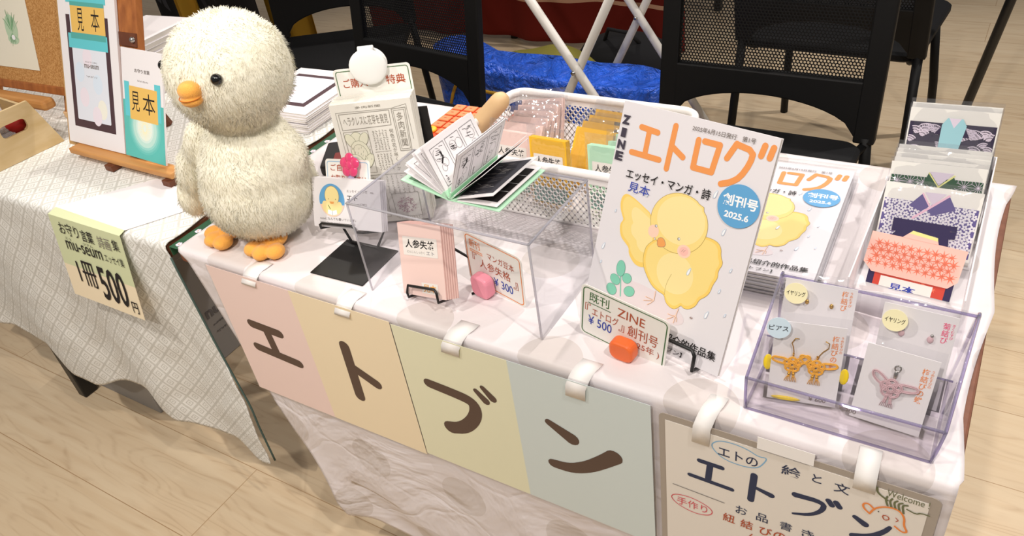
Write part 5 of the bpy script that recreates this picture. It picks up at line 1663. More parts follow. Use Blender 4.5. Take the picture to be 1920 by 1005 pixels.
def jewellery():
    # back row first
    b1 = jewel_card('white earring card of yellow plum knots at the back left of the acrylic case', (.988, .0920, .006), 3, 16, .076, .115, 1)
    a = Art(); price_text(a, [('うめむすび', .45), ('梅結び', 1)], .072, .111, .0070, 'ink_orange'); a.build('handwriting', b1)
    m = MB()
    for x in (.026, .052): m.ell((x, -.002, .091), (.0022, .0015, .003), 'gold', 12, 8)
    m.build('ear_clip', b1, smooth=True); flat_bag(b1, .076, .115, 1)
    b2 = jewel_card('white earring card of pink chrysanthemum knots at the back right of the acrylic case', (1.090, .0920, .006), -1, 16, .072, .111, 2)
    a = Art(); price_text(a, [('きくむすび', .45), ('菊結び', 1)], .070, .103, .0070, 'ink_pink'); a.build('handwriting', b2)
    m = MB()
    for x in (.022, .050): m.ell((x, -.002, .081), (.0032, .0015, .004), 'cord_mauve', 12, 8); m.ell((x+.001, -.0025, .086), (.0018, .0012, .002), 'silver', 10, 6)
    m.build('ear_clip', b2, smooth=True); flat_bag(b2, .072, .111, 2)
    f1 = jewel_card('white card with two yellow knotted cord earrings at the front left of the acrylic case', (.995, .0395, .0080), 12, 14, .0725, .0985, 3, -1.5)
    a = Art(); price_text(a, [('うめむすびの', .42), ('梅結びの蝶', 1)], .071, .088, .0072, 'ink_orange'); a.tx('¥ 600', .044, .004, .062, .009, 'ink_grey', .004); a.build('handwriting', f1)
    for x, fl in ((.0225, -1), (.0470, 1)):
        knot(f1, x, .048, .0128, 'cord_yellow', fl)
        bead_tail(f1, x, .050, .0115, 'gold', 'cord_yellow')
        m = MB(); m.tube([(x, -.002, .056), (x, -.002, .064), (x-.001, -.002, .069), (x-.003, -.002, .074), (x+.0, -.002, .080), (x+.004, -.002, .080)] if fl < 0 else [(x, -.002, .056), (x+.002, -.002, .063), (x+.005, -.002, .068), (x+.010, -.002, .073), (x+.010, -.002, .079), (x+.006, -.002, .081)], .0006, 'gold', 6)
        for k in range(3): m.ell((x, -.002, .057+k*.0022), (.0011, .0011, .0012), 'gold', 8, 6)
        m.build('ear_hook', f1, smooth=True)
    m = MB()
    for c in ((-.003, .0010, .045), (.0765, .0005, .040)): m.ell(c, (.005, .0012, .010), 'foil_yellow', 10, 6)
    m.ell((.020, -.001, .003), (.016, .002, .0025), 'foil_yellow', 10, 6); m.build('yellow_backing', f1, smooth=True)
    flat_bag(f1, .0725, .0985, 3)
    f2 = jewel_card('white card with a mauve knotted cord charm at the front right of the acrylic case', (1.082, .0470, .0085), 0, 18, .0695, .0890, 4, -2.5)
    a = Art(); price_text(a, [('うめむすびの', .42), ('梅結びの蝶', 1)], .067, .078, .0072, 'ink_orange'); a.tx('¥ 200', -.012, .003, .006, .008, 'ink_grey', .004); a.build('handwriting', f2)
    knot(f2, .0320, .047, .0150, 'cord_mauve', 1); bead_tail(f2, .0320, .048, .0115, 'bead_clear', 'cord_mauve')
    m = MB(); m.tube([(.032, -.002, .055), (.0325, -.002, .060)], .0012, 'silver', 8); m.ell((.033, -.0025, .063), (.0022, .0018, .0050), 'silver', 12, 8); m.tube([(.0335+.0030*math.cos(g), -.0025, .0705+.0034*math.sin(g)) for g in [k*.7 for k in range(9)]], .0009, 'silver', 6, closed=True)
    m.build('lobster_clasp', f2, smooth=True); flat_bag(f2, .0695, .0890, 4)
    dot('cream round label reading earrings on the back left jewellery card', b1, .014, .102, 'イヤリング', 'dot_cream')
    dot('pale blue round label at the upper left of the yellow earrings card', f1, .0040, .094, 'ピアス', 'dot_blue')
    dot('cream round label reading earrings on the back right jewellery card', b2, .014, .097, 'イヤリング', 'dot_cream')
jewellery()

# ================================================================== left table: cork board, crate, easel with books, hanging price sign, book piles
def cork():
    t = NT('cork', 0.9, 0.1)
    tc = t.n('ShaderNodeTexCoord'); g = t.n('ShaderNodeTexNoise'); g.inputs['Scale'].default_value = 320; g.inputs['Detail'].default_value = 3
    t.l(tc.outputs['Object'], g.inputs[0])
    r = t.n('ShaderNodeMapRange'); r.inputs[1].default_value = .35; r.inputs[2].default_value = .65; t.l(g.outputs[0], r.inputs[0])
    t.l(t.mix(r.outputs[0], lin((166, 116, 64)), lin((206, 158, 102))), t.p.inputs['Base Color'])
cork()
mat('sketch_paper', (236, 230, 212), 0.6)
mat('sketch_green', (128, 172, 130), 0.7)
mat('sketch_green_light', (184, 208, 178), 0.7)
mat('bow_silver', (200, 200, 204), 0.25, metal=0.6)

def cork_board():
    F = ((-1.10, .285, .060), 2, 16, 0)
    e = thing('easel', 'brown wooden table easel carrying the cork board at the far left', 'easel', (-1.10, .285, 0), 2)
    M0 = frame(*F); inv = e.matrix_world.inverted()
    m = MB(); m.box((.02, -.035, .030), (.340, -.001, .056), 'easel_light'); m.build('ledge', e, bevel=.008)
    for x in (.06, .355):
        p = inv @ (M0 @ Vector((x, .027, .40)))
        m = MB(); m.tube([(x, .0, .0), (x, .0, .0)], .001, 'easel_dark', 4) if False else None
        m = MB(); m.tube([(x, .008, .0045), (x, .040, .08), (p.x, p.y, p.z)], [.011, .011, .011], 'easel_wood', 10); m.build('leg', e)
        m = MB(); m.tube([(x, -.012, .0002), (x, -.0085, .010)], .0115, 'black_plastic', 10) if False else m.lathe([(.0125, 0), (.0125, .012)], 'rod_wood', 12, Matrix.Translation((x, .008, .0038))); m.build('foot_cap', e)
    b = thing('cork_board', 'cork pin board in a wooden frame at the far left, pinned with drawings', 'pin board', *F)
    W, H = .48, .52
    m = MB(); m.box((.012, .002, .012), (W-.012, .008, H-.012), 'cork'); m.build('cork_panel', b)
    m = MB(); m.box((0, -.002, 0), (W, .012, .020), 'easel_wood'); m.box((0, -.002, H-.02), (W, .012, H), 'easel_wood'); m.box((0, -.002, .020), (.02, .012, H-.02), 'easel_wood'); m.box((W-.02, -.002, .020), (W, .012, H-.02), 'easel_wood'); m.build('frame', b, bevel=.003)
    def pinned(lab, x, z, w, h, art, roll=0):
        t = thing('pinned_drawing', lab, 'drawing', M0 @ Vector((x, .0008, z)), 2, 16, roll)
        m = MB(); m.box((0, 0, 0), (w, .0007, h), 'sketch_paper'); m.build('sheet', t)
        a = Art(); art(a, w, h); a.build('drawing', t)
    rnd = random.Random(6)
    def grass(a, w, h):
        a.el(w*.68, h*.46, w*.10, h*.16, 'sketch_green_light'); a.el(w*.68, h*.34, w*.09, h*.06, 'sketch_green_light')
        for _ in range(34):
            g = rnd.uniform(-60, 60); L = rnd.uniform(.14, .26)*h
            a.st([(w*.68, h*.42), (w*.68 + L*.45*math.sin(rad(g)), h*.42 + L*.6*math.cos(rad(g))), (w*.68 + L*.8*math.sin(rad(g)), h*.42 + L*math.cos(rad(g)))], [.0016, .0004], 'sketch_green' if rnd.random() < .6 else 'sketch_green_light', up=False)
        for _ in range(14):
            g = rnd.uniform(110, 250); L = rnd.uniform(.08, .16)*h; a.st([(w*.68, h*.40), (w*.68 + L*.7*math.sin(rad(g)), h*.40 + L*math.cos(rad(g)))], [.0014, .0003], 'sketch_green', up=False)
        a.nxt(); a.el(w*.69, h*.36, w*.03, h*.03, 'white_ink')
    pinned('drawing of green grass pinned on the cork board', .060, .052, .245, .200, grass)
    pinned('cream drawing at the top of the cork board, left of the green one', .060, .296, .205, .170, lambda a, w, h: a.el(w*.5, h*.6, w*.3, h*.2, 'sketch_green_light'))
    pinned('pale green drawing at the top of the cork board by the tall sample poster', .292, .296, .150, .170, lambda a, w, h: a.rc(w*.05, h*.05, w*.95, h*.97, 'sketch_green_light'))
    p = thing('bow_pin', 'small silver bow pin at the corner of the grass drawing', 'pin', M0 @ Vector((.285, -.004, .250)), 2, 16)
    m = MB()
    for s in (-1, 1): m.tube([(0, 0, 0), (s*.008, -.002, .006), (s*.016, -.002, .004), (s*.015, -.002, -.004), (s*.008, -.002, -.005), (0, 0, 0)], .0018, 'bow_silver', 6)
    m.ell((0, -.002, 0), .003, 'bow_silver', 10, 6); m.build('bow', p, smooth=True)
    m = MB()
    for s in (-1, 1): m.tube([(0, -.001, 0), (s*.004, -.002, -.008), (s*.008, -.002, -.014)], .0015, 'bow_silver', 6)
    m.build('ribbon_ends', p, smooth=True)
cork_board()

def crate():
    # long side runs away from the viewer to the left; the near end board is slanted
    P = Vector((-.640, .060, .0025)); E = Vector((-.628, .205, .0025))
    d = (E-P); yaw = math.degrees(math.atan2(d.y, d.x))
    L = d.length
    t = thing('wooden_crate', 'pale pine crate with a handle slot in its end board, at the far left', 'crate', P, yaw)
    # local x along the end board, y points away to the left
    h = .112
    def end(y):
        out = [(-.016, 0), (L*1.0+.004, 0), (L*.80, h), (L*.20-.016, h)]
        hx0, hx1, hz0, hz1 = L*.26, L*.66, h*.50, h*.74
        hole = rrect(hx0, hz0, hx1, hz1, .010, 5)
        m = MB(); n = len(hole); vs = []
        for y_ in (y, y+.008):
            vs += [(x, y_, z) for x, z in out] + [(x, y_, z) for x, z in hole]
        # bridge outline to hole with quads sorted by angle
        k = 4 + n
        def ring(o, flip):
            fs = []
            # hole order: starts lower right, goes counter-clockwise
            q = n//4
            groups = [list(range(0, q)), list(range(q, 2*q)), list(range(2*q, 3*q)), list(range(3*q, n))]
            cor = [1, 2, 3, 0]
            for gi, g in enumerate(groups):
                for a_, b_ in zip(g, g[1:]): fs.append((o+cor[gi], o+4+b_, o+4+a_))
                nx = groups[(gi+1) % 4][0]; fs.append((o+cor[gi], o+cor[(gi+1) % 4], o+4+nx, o+4+g[-1]))
            return [f[::-1] for f in fs] if flip else fs
        fs = ring(0, True) + ring(k, False)
        fs += [(i, (i+1)%4, (i+1)%4+k, i+k) for i in range(4)] + [(4+i, 4+i+k, 4+(i+1)%n+k, 4+(i+1)%n) for i in range(n)]
        m.add(vs, fs, 'crate_wood'); return m
    end(0).build('end_board', t); end(.30).build('end_board', t)
    for nm, x0, x1, xa, xb in (('side_board', -.016, -.010, L*.20-.016, L*.20-.010), ('side_board', L-.002, L+.004, L*.80-.006, L*.80)):
        m = MB(); f = .85
        m.hexa([(x0, .008, 0), (x1, .008, 0), (x1, .30, 0), (x0, .30, 0), (x0+(xa-x0)*f, .008, h*f), (x1+(xb-x1)*f, .008, h*f), (x1+(xb-x1)*f, .30, h*f), (x0+(xa-x0)*f, .30, h*f)], 'crate_wood'); m.build(nm, t)
    m = MB(); m.box((-.008, .008, .001), (L-.004, .30, .006), 'crate_wood'); m.build('bottom_board', t)
    M0 = t.matrix_world
    r = thing('red_ornament', 'round red ornament seen through the handle slot of the pine crate', 'ornament', M0 @ Vector((L*.60, .045, .008)), yaw)
    m = MB(); m.ell((0, 0, .062), (.026, .024, .026), 'red_toy', 20, 12); m.lathe([(.018, 0), (.020, .004), (.012, .040)], 'red_toy', 16); m.build('body', r, smooth=True)
    for k in range(3):
        c = thing('bagged_card', ['foremost', 'second', 'third'][k] + ' bagged pale card standing in the pine crate', 'card', M0 @ Vector((.014, .030+.020*k, .011)), yaw, 6, 0, 'bagged cards in the crate')
        m = MB(); m.box((0, 0, 0), (.062, .006, .105), 'white_paper'); m.build('card', c)
        a = Art(); a.rc(.006, .060, .030, .082, 'sketch_green_light'); 
        for q in range(12): a.st([(.036+q*.002, .02), (.036+q*.002, .055)], .0003, 'ink_grey', up=False)
        a.build('print', c); crinkle_bag(c, .062, .105, .006, .010, 60+k, .015)
crate()

EF = ((-.537, .178, .0325), -1, 22, 0)
def book_easel():
    M0 = frame(*EF)
    e = thing('easel', 'wooden display easel holding the two sample books on the left table', 'easel', (-.537, .178, 0), -1)
    inv = e.matrix_world.inverted()
    m = MB(); m.box((.022, -.022, .016), (.365, .010, .029), 'easel_light'); m.build('ledge', e, bevel=.003)
    for x in (.165, .352):
        m = MB(); m.box((x-.012, -.030, .0038), (x+.012, -.008, .015), 'easel_dark'); m.tube([(x, -.019, .0038), (x, -.017, .016)], .012, 'easel_dark', 4); m.build('front_leg', e)
    for x in (-.004, .222):
        p = inv @ (M0 @ Vector((x, .016, .0))); q = inv @ (M0 @ Vector((x, .016, .42)))
        m = MB(); m.box((x-.012 if x < .1 else x-.030, .006, -.01), (x+.012 if x < .1 else x+.030, .022, .44), 'tan_board' if x < .1 else 'easel_wood', inv @ M0); m.build('upright', e, bevel=.002)
    m = MB(); m.tube([(.10, .17, .0038), (.10, .11, .20), (.12, .14, .33)], .012, 'easel_dark', 8); m.build('back_leg', e)
    # ribbon with a snap on the upright
    m = MB(); m.box((.199, .002, .215), (.252, .0055, .240), 'easel_dark', inv @ M0); m.ell(inv @ (M0 @ Vector((.246, .0, .228))), .006, 'silver', 12, 8); m.build('strap', e)
    b = thing('sample_book', 'tall white sample book with a brown frame and teal tape, left on the wooden easel', 'book', *EF)
    W, H = .196, .33
    m = MB(); m.box((0, 0, 0), (W, .005, H), 'white_paper'); m.build('cover', b)
    a = Art()
    a.pg([(.026,.036),(.170,.036),(.170,.262),(.026,.262)], 'book_brown'); a.pg(rrect(.040,.052,.156,.275,.003), 'cover_pale')
    for cx, cz, c in ((.07,.10,'cover_pink'),(.12,.13,'cover_sky'),(.09,.18,'cover_pink'),(.13,.08,'cover_lemon'),(.06,.15,'cover_sky'),(.11,.065,'cover_pink')): a.el(cx, cz, .016, .020, c)
    a.rc(.030, .286, .166, .312, 'tape_teal'); a.rc(.030, .197, .164, .226, 'tape_teal')
    a.rc(.044, .222, .160, .284, 'note_gold'); a.rc(.044, .280, .160, .288, 'tape_teal_deep'); a.rc(.040, .216, .160, .228, 'tape_teal_deep')
    a.tx('見', .066, .232, .088, .276, 'ink_black', .0); a.tx('本', .114, .234, .142, .276, 'ink_black', .0)
    a.tx('mu-seum', .078, .160, .128, .168, 'ink_grey', .02); a.tx('みゅうじあむ', .082, .171, .124, .174, 'ink_grey'); a.scrib(.082, .142, .120, .146, .0003, 'ink_grey', 8)
    a.build('cover_print', b)
    b = thing('sample_book', 'white and teal sample book with a glowing flower, right on the wooden easel', 'book', M0 @ Vector((.209, -.006, .002)), -1, 22, -1.5)
    W, H = .126, .211
    m = MB(); m.box((0, 0, 0), (W, .004, H), 'white_paper'); m.build('cover', b)
    a = Art(); a.rc(0, 0, W, H*.53, 'cover_teal')
    for q in range(9): a.el(W*.52, H*.30, W*(.40-.036*q), H*(.25-.022*q), ('cover_glow_a','cover_glow_b','cover_glow_c','cover_glow','cover_glow','cover_glow_d','cover_glow2','cover_glow2','cover_glow2')[q])
    for q in range(24): g = rad(15*q); a.st([(W*.52+.006*math.cos(g), H*.30+.008*math.sin(g)), (W*.52+.020*math.cos(g), H*.30+.026*math.sin(g))], [.0008, .0003], 'dot_cream', up=False)
    a.nxt(); a.rc(W*.05, H*.38, W*.17, H*.70, 'tape_teal'); a.rc(W*.80, H*.38, W*.94, H*.72, 'tape_teal')
    a.rc(W*.17, H*.36, W*.86, H*.665, 'note_gold'); a.tx('見', W*.22, H*.44, W*.42, H*.62, 'ink_black'); a.tx('本', W*.50, H*.43, W*.80, H*.62, 'ink_black')
    a.tx('お守り言葉', W*.33, H*.795, W*.70, H*.83, 'ink_grey', .01); a.scrib(W*.38, H*.715, W*.66, H*.73, .0003, 'ink_grey', 8)
    a.build('cover_print', b)
for n_, c_ in (('cover_pink', (232, 222, 232)), ('cover_sky', (214, 226, 240)), ('cover_lemon', (236, 234, 222)), ('cover_glow_a', (104, 192, 184)), ('cover_glow_b', (124, 200, 192)), ('cover_glow_c', (150, 210, 202)), ('cover_glow_d', (208, 230, 222))): mat(n_, c_, 0.4)
book_easel()

def hanging_sign():
    t = thing('price_sign', 'folded paper price sign hanging down the left table front, green above cream', 'sign', (0, 0, 0))
    tl, tr, br, bl = Vector((-.355, .008, .0030)), Vector((-.133, .002, .0030)), Vector((-.030, .115, .0032)), Vector((-.213, .172, .0036))
    # flat part: quad from the photo's four corners, gently lifted at the back
    m = MB(); up = Vector((0, 0, .0008))
    c = [tl, tr, Vector((-.046, .128, .0030)), Vector((-.235, .158, .0030))]
    m.hexa(c + [p+up for p in c], 'white_paper'); m.build('top_flap', t)
    # hanging part
    A, B = Vector((-.355, -.0115, .0)), Vector((-.133, -.0115, .0)); C, D = Vector((-.125, -.045, -.168)), Vector((-.346, -.045, -.168))
    th = Vector((0, -.0008, 0))
    def lerp(p, q, f): return p + (q-p)*f
    mid1, mid2 = lerp(A, D, .60), lerp(B, C, .60)
    m = MB(); m.hexa([mid1, mid2, mid2-th, mid1-th, A, B, B-th, A-th], 'sign_green'); m.build('green_panel', t)
    m = MB(); m.hexa([D, C, C-th, D-th, mid1, mid2, mid2-th, mid1-th], 'sign_cream'); m.build('cream_panel', t)
    m = MB(); m.add([tl+up, tr+up, B, A], [(0, 1, 2, 3)], 'sign_green'); m.build('fold', t)
    X = (B-A).normalized(); Z = (A-D).normalized(); Y = Z.cross(X)
    M = Matrix(((X.x, Y.x, Z.x, D.x), (X.y, Y.y, Z.y, D.y), (X.z, Y.z, Z.z, D.z), (0,0,0,1)))
    a = Art(M=M, y=-.0014); W, H = (B-A).length, (A-D).length; K = 'ink_black'
    a.tx('お守り', W*.12, H*.80, W*.40, H*.95, K); a.tx('言葉', W*.43, H*.79, W*.60, H*.93, K, .01); a.tx('詩画', W*.66, H*.78, W*.83, H*.92, 'ink_grey'); a.tx('集', W*.86, H*.80, W*.95, H*.93, K)
    a.tx('ミュ', W*.17, H*.745, W*.25, H*.775, K); a.tx('ジアム', W*.42, H*.74, W*.56, H*.77, K)
    a.tx('mu-seum', W*.15, H*.62, W*.66, H*.73, K, .0); a.tx('エッセイ集', W*.69, H*.62, W*.95, H*.72, K)
    a.tx('1冊', W*.20, H*.20, W*.46, H*.52, K, .0); a.tx('500', W*.50, H*.10, W*.86, H*.52, K, .012); a.tx('円', W*.88, H*.06, W*.96, H*.20, K, .01)
    a.build('handwriting', t)
hanging_sign()

def book_piles():
    n = 9
    for k in range(n):
        z = .0030 + k*.0047
        loc = (-.052 + random.uniform(-.003, .003), .408 + random.uniform(-.003, .003), z)
        top = k == n-1
        t = thing('book', 'pale book with a brown framed cover on top of the pile behind the plush chick' if top else 'white book lower in the pile behind the plush chick, only its edges showing', 'book', loc, 92, 0, 0, 'top of the framed book pile' if top else 'books lower in the framed pile')
        # local x runs away from the viewer (depth), local y to the left
        m = MB(); m.box((0, 0, 0), (.205, .19, .0008), 'white_paper'); m.box((0, 0, .0036), (.205, .19, .0044), 'white_paper'); m.build('cover', t)
        m = MB(); m.box((.0008, .0008, .0009), (.2042, .189, .0035), 'page_edge'); m.build('pages', t)
        if top:
            M = Matrix(((1,0,0,0),(0,0,1,0),(0,-1,0,.0044),(0,0,0,1)))
            a = Art(M=M); a.rc(.030, .030, .175, .170, 'book_brown'); a.rc(.044, .044, .163, .172, 'cover_pale'); a.el(.11, .09, .02, .02, 'cover_sky'); a.el(.08, .12, .02, .02, 'cover_pink'); a.build('cover_print', t)
    for k in range(11):
        t = thing('book', 'plain white book on top of the pale pile behind the teal sample book' if k == 10 else 'plain white book lower in the pale pile behind the teal sample book', 'book', (-.60 + random.uniform(-.004, .004) - (.01 if k > 6 else 0), .42 + random.uniform(-.004, .004), .0030 + k*.0118), 90 + random.uniform(-2, 2) + (3 if k > 8 else 0), 0, 0, 'top of the plain book pile' if k == 10 else 'books lower in the plain pile')
        m = MB(); m.box((0, 0, 0), (.21, .165, .0010), 'white_paper'); m.box((0, 0, .0104), (.21, .165, .0114), 'white_paper'); m.build('cover', t)
        m = MB(); m.box((.0008, .0008, .0011), (.209, .164, .0103), 'page_edge'); m.build('pages', t)
book_piles()

def carton():
    t = thing('storage_carton', 'grey carton with faint printing on the floor under the left table', 'carton', (-.745, .06, -.6995))
    m = MB(); m.box((-.215, 0, 0), (.215, .40, .40), 'carton_grey'); m.build('body', t, bevel=.003)
    m = MB(); m.box((-.219, -.004, .345), (.219, .404, .405), 'carton_grey'); m.build('lid', t, bevel=.003)
    M = Matrix(((0,1,0,.2155),(1,0,0,0),(0,0,1,0),(0,0,0,1)))
    M = Matrix(((0,-1,0,.2155),(1,0,0,0),(0,0,1,0),(0,0,0,1)))
    a = Art(M=M); a.tx('nu', .225, .14, .275, .165, 'carton_print', .04); a.scrib(.235, .11, .270, .12, .001, 'carton_print', 5); a.scrib(.235, .085, .270, .095, .001, 'carton_print', 5); a.build('printing', t)
    m = MB(); m.prism([(.2157-.001, .25), (.2157, .25), (.2157, .275), (.2157-.001, .275)], .12, .22, 'film_flat'); m.build('tape_label', t)
carton()

# ================================================================== chairs behind the table
def perforated(w, z0, z1, pitch, hole, m, th=.0012):
    """real perforated panel: hexagonal cells, each with a round hole"""
    b = MB(); b.mi(m); i = 0
    dx, dz = pitch, pitch*math.sqrt(3)/2; r_hex = pitch/math.sqrt(3)
    n = 12; rows = int((z1-z0)/dz)
    for j in range(rows):
        cols = int(w/dx) - (j % 2)
        for k in range(cols):
            cx = -w/2 + dx*(k+.5+(.5 if j % 2 else 0)); cz = z0 + dz*(j+.5)
            base = len(b.v)
            for q in range(n):
                g = 2*math.pi*q/n + math.pi/6*0; gg = (g - math.pi/6) % (math.pi/3) - math.pi/6
                R_ = r_hex*math.cos(math.pi/6)/math.cos(((g) % (math.pi/3)) - math.pi/6 if False else ((g + math.pi/6) % (math.pi/3)) - math.pi/6)*1.015
                b.v.append((cx + R_*math.cos(g), 0, cz + R_*math.sin(g)))
            for q in range(n):
                g = 2*math.pi*q/n; b.v.append((cx + hole*math.cos(g), 0, cz + hole*math.sin(g)))
            for q in range(n):
                b.f.append((base+q, base+(q+1)%n, base+n+(q+1)%n, base+n+q)); b.m.append(0)
    return b

def make_chair(label):
    t = thing('stacking_chair', label, 'chair', (0, 0, 0), 0, 0, 0, 'black stacking chairs')
    W = .53; hw = W/2; SH = .45
    tilt = lambda z: .02 + (z-SH)*.16      # back leans away
    # backrest: flat rounded frame with an arched lower edge, perforated panel inside
    b = MB(); y0 = -.012; th = .024
    def fr(x, z): return Vector((x, tilt(z), z))
    top, bot = .84, .445
    xi = hw-.045; zi0, zi1 = .585, .80
    # side bars
    for s in (-1, 1):
        vs = []
        for z in (bot, .50, zi0, zi1, top):
            inner = xi - .002
            for x in ((s*hw), (s*inner)):
                p = fr(x, z); vs += [(p.x, p.y-th/2, p.z), (p.x, p.y+th/2, p.z)]
        fs = []
        for j in range(4):
            o = j*4; fs += [(o, o+4, o+6, o+2), (o+1, o+3, o+7, o+5), (o, o+1, o+5, o+4), (o+2, o+6, o+7, o+3)]
        fs += [(0, 2, 3, 1), (16, 17, 19, 18)]
        if s < 0: fs = [f[::-1] for f in fs]
        b.add(vs, fs, 'chair_black')
    # lower band with arched edge, upper band
    n = 18; vs = []
    for k in range(n+1):
        x = -xi + 2*xi*k/n; u = 1-(x/xi)**2
        za = bot+.012 + .072*u**.55
        for z in (za, zi0):
            p = fr(x, z); vs += [(p.x, p.y-th/2, p.z), (p.x, p.y+th/2, p.z)]
    fs = []
    for k in range(n):
        o = k*4; fs += [(o, o+2, o+6, o+4), (o+1, o+5, o+7, o+3), (o, o+4, o+5, o+1), (o+2, o+3, o+7, o+6)]
    b.add(vs, fs, 'chair_black')
    p, q = fr(0, zi1), fr(0, top)
    b.hexa([(-xi, p.y-th/2, p.z), (xi, p.y-th/2, p.z), (xi, p.y+th/2, p.z), (-xi, p.y+th/2, p.z), (-xi, q.y-th/2, q.z), (xi, q.y-th/2, q.z), (xi, q.y+th/2, q.z), (-xi, q.y+th/2, q.z)], 'chair_black')
    b.build('back_frame', t, bevel=.004)
    m = perforated(2*xi+.004, zi0-.004, zi1+.006, .0080, .0030, 'chair_black')
    m.v = [(x, tilt(z), z) for x, y, z in m.v]
    m.build('mesh_back', t, solid=.0012)
    # seat: rounded pad
    m = MB(); out = rrect(-.245, -.44, .245, .01, .04, 6); n = len(out)
    lay = [(.96, SH-.030), (1.0, SH-.022), (1.0, SH-.008), (.97, SH)]
    vs = []
    for s, z in lay: vs += [(x*s, -.22 + (y+.22)*s, z) for x, y in out]
    fs = [tuple(range(n))[::-1], tuple(range(3*n, 4*n))] + [(l*n+i, l*n+(i+1)%n, (l+1)*n+(i+1)%n, (l+1)*n+i) for l in range(3) for i in range(n)]
    m.add(vs, fs, 'seat_black'); m.build('seat', t, auto=40)
    for s in (-1, 1):
        for nm, pts in (('leg', [(s*(hw-.02), .018, .46), (s*(hw-.012), .05, .25), (s*(hw-.004), .085, .0)]), ('leg', [(s*.215, -.36, SH-.03), (s*.235, -.40, .2), (s*.245, -.43, .0)])):
            m = MB(); m.tube(pts, .0130, 'chair_black', 10); m.build(nm, t, smooth=True)
        m = MB(); m.tube([(s*(hw-.02), .018, .44), (s*.22, -.02, SH-.035), (s*.215, -.37, SH-.035)], .010, 'chair_black', 8); m.build('seat_rail', t, smooth=True)
    return t
def chair_at(x, y, yaw, label, src=None):
    M = Matrix.Translation((x, y, -.7)) @ Matrix.Rotation(rad(yaw), 4, 'Z')
    if src is None:
        c = make_chair(label); c.matrix_world = M; return c
    return dup(src, label, M)
CH = chair_at(.665, 1.145, -2, 'black mesh back chair standing right behind the middle of the main table')
chair_at(-.345, 1.085, -9, 'black mesh back chair behind the newsletters, before the blue bag', CH)
chair_at(.700, 1.70, 176, 'black chair facing away, behind the right hand mesh back chair', CH)
chair_at(-.97, 1.50, 30, 'black chair in the back left, behind the plush chick', CH)

# ================================================================== white folding rack, blue bag, far booth
def rack():
    t = thing('folding_rack', 'white tubular folding rack with crossed legs behind the chairs', 'rack', (.153, 1.20, -.7))
    for y in (0, .42):
        A = [(.357, y-.012, 0), (-.33, y-.012, 1.04)]; B = [(-.281, y+.012, 0), (.27, y+.012, 1.04)]
        for P in (A, B):
            m = MB(); m.tube(P, .0125, 'white_metal', 12); m.build('leg', t, smooth=True)
        m = MB(); m.tube([(0, y-.030, .531), (0, y+.030, .531)], .006, 'silver', 10); m.build('pivot_bolt', t, smooth=True)
    for x in (-.33, .27):
        m = MB(); m.tube([(x, -.03, 1.04), (x, .45, 1.04)], .0125, 'white_metal', 12); m.build('top_bar', t, smooth=True)
rack()
def blue_woven():
    t = NT('blue_woven', 0.28, 0.5)
    tc = t.n('ShaderNodeTexCoord')
    g = t.n('ShaderNodeTexNoise'); g.inputs['Scale'].default_value = 22; g.inputs['Detail'].default_value = 7; g.inputs['Distortion'].default_value = 1.5
    t.l(tc.outputs['Object'], g.inputs[0])
    t.l(t.mix(g.outputs[0], lin((34, 106, 236)), lin((22, 80, 208))), t.p.inputs['Base Color'])
    h = t.n('ShaderNodeTexNoise'); h.inputs['Scale'].default_value = 240; h.inputs['Detail'].default_value = 1
    t.l(tc.outputs['Object'], h.inputs[0])
    t.bump(t.mth('ADD', t.mth('MULTIPLY', g.outputs[0], 3.0), t.mth('MULTIPLY', h.outputs[0], .25)), 1.0, .014)
blue_woven()
def blue_bag():
    t = thing('carrier_bag', 'large blue woven plastic bag with yellow piping on the floor under the white rack', 'bag', (-.06, 1.42, -.7))
    b = MB(); nu, nv = 60, 26; vs = []
    for j in range(nv+1):
        v = j/nv
        for i in range(nu):
            a = 2*math.pi*i/nu
            ex, ey = .40, .15 - .07*v
            c, s = math.cos(a), math.sin(a)
            x = ex*math.copysign(abs(c)**.45, c); y = ey*math.copysign(abs(s)**.55, s)
            z = .44*v
            nz = noise.noise(Vector((x*7, y*7, z*6)))
            n2 = noise.noise(Vector((x*20, y*20, z*16)))
            k = (.03*nz + .008*n2)*math.sin(math.pi*min(1, v*1.05))
            if v > .8: z += .05*(v-.8)/.2*(1 if x < -.30 else .2*nz) - .03*(v-.8)/.2*max(0, x)
            vs.append((x + k*c, y + k*s - .03*v, z))
    fs = [(j*nu+i, j*nu+(i+1)%nu, (j+1)*nu+(i+1)%nu, (j+1)*nu+i) for j in range(nv) for i in range(nu)] + [tuple(range(nu))[::-1]]
    vs.append((0, -.03, .40)); k = len(vs)-1
    fs += [(nv*nu+i, nv*nu+(i+1)%nu, k) for i in range(nu)]
    b.add(vs, fs, 'blue_woven'); b.build('body', t, smooth=True)
    m = MB(); pts = []
    for k in range(33):
        x = -.34 + .72*k/32
        z = interp([(-.34, .30), (-.30, .385), (-.10, .375), (.0, .385), (.12, .30), (.38, .16)], x)
        # follow the bag's front face
        best = min((v for v in vs if v[1] < 0), key=lambda v: (v[0]-x)**2 + (v[2]-z)**2)
        pts.append((x, best[1]-.004, z))
    m.tube(pts, .0055, 'mustard', 6); m.build('piping', t, smooth=True)
    m = MB(); b2 = []
    t2 = thing('carrier_bag', 'crumpled end of a blue woven bag lying under the left mesh back chair', 'bag', (-.55, 1.70, -.7))
    m.ell((0, 0, .10), (.14, .09, .10), 'blue_woven', 28, 14)
    m.v = [(x + .02*noise.noise(Vector((x*9, y*9, z*9+4))), y + .02*noise.noise(Vector((x*9, y*9+7, z*9))), max(0, z + .03*noise.noise(Vector((x*9+3, y*9, z*9))))) for x, y, z in m.v]
    m.build('body', t2, smooth=True)
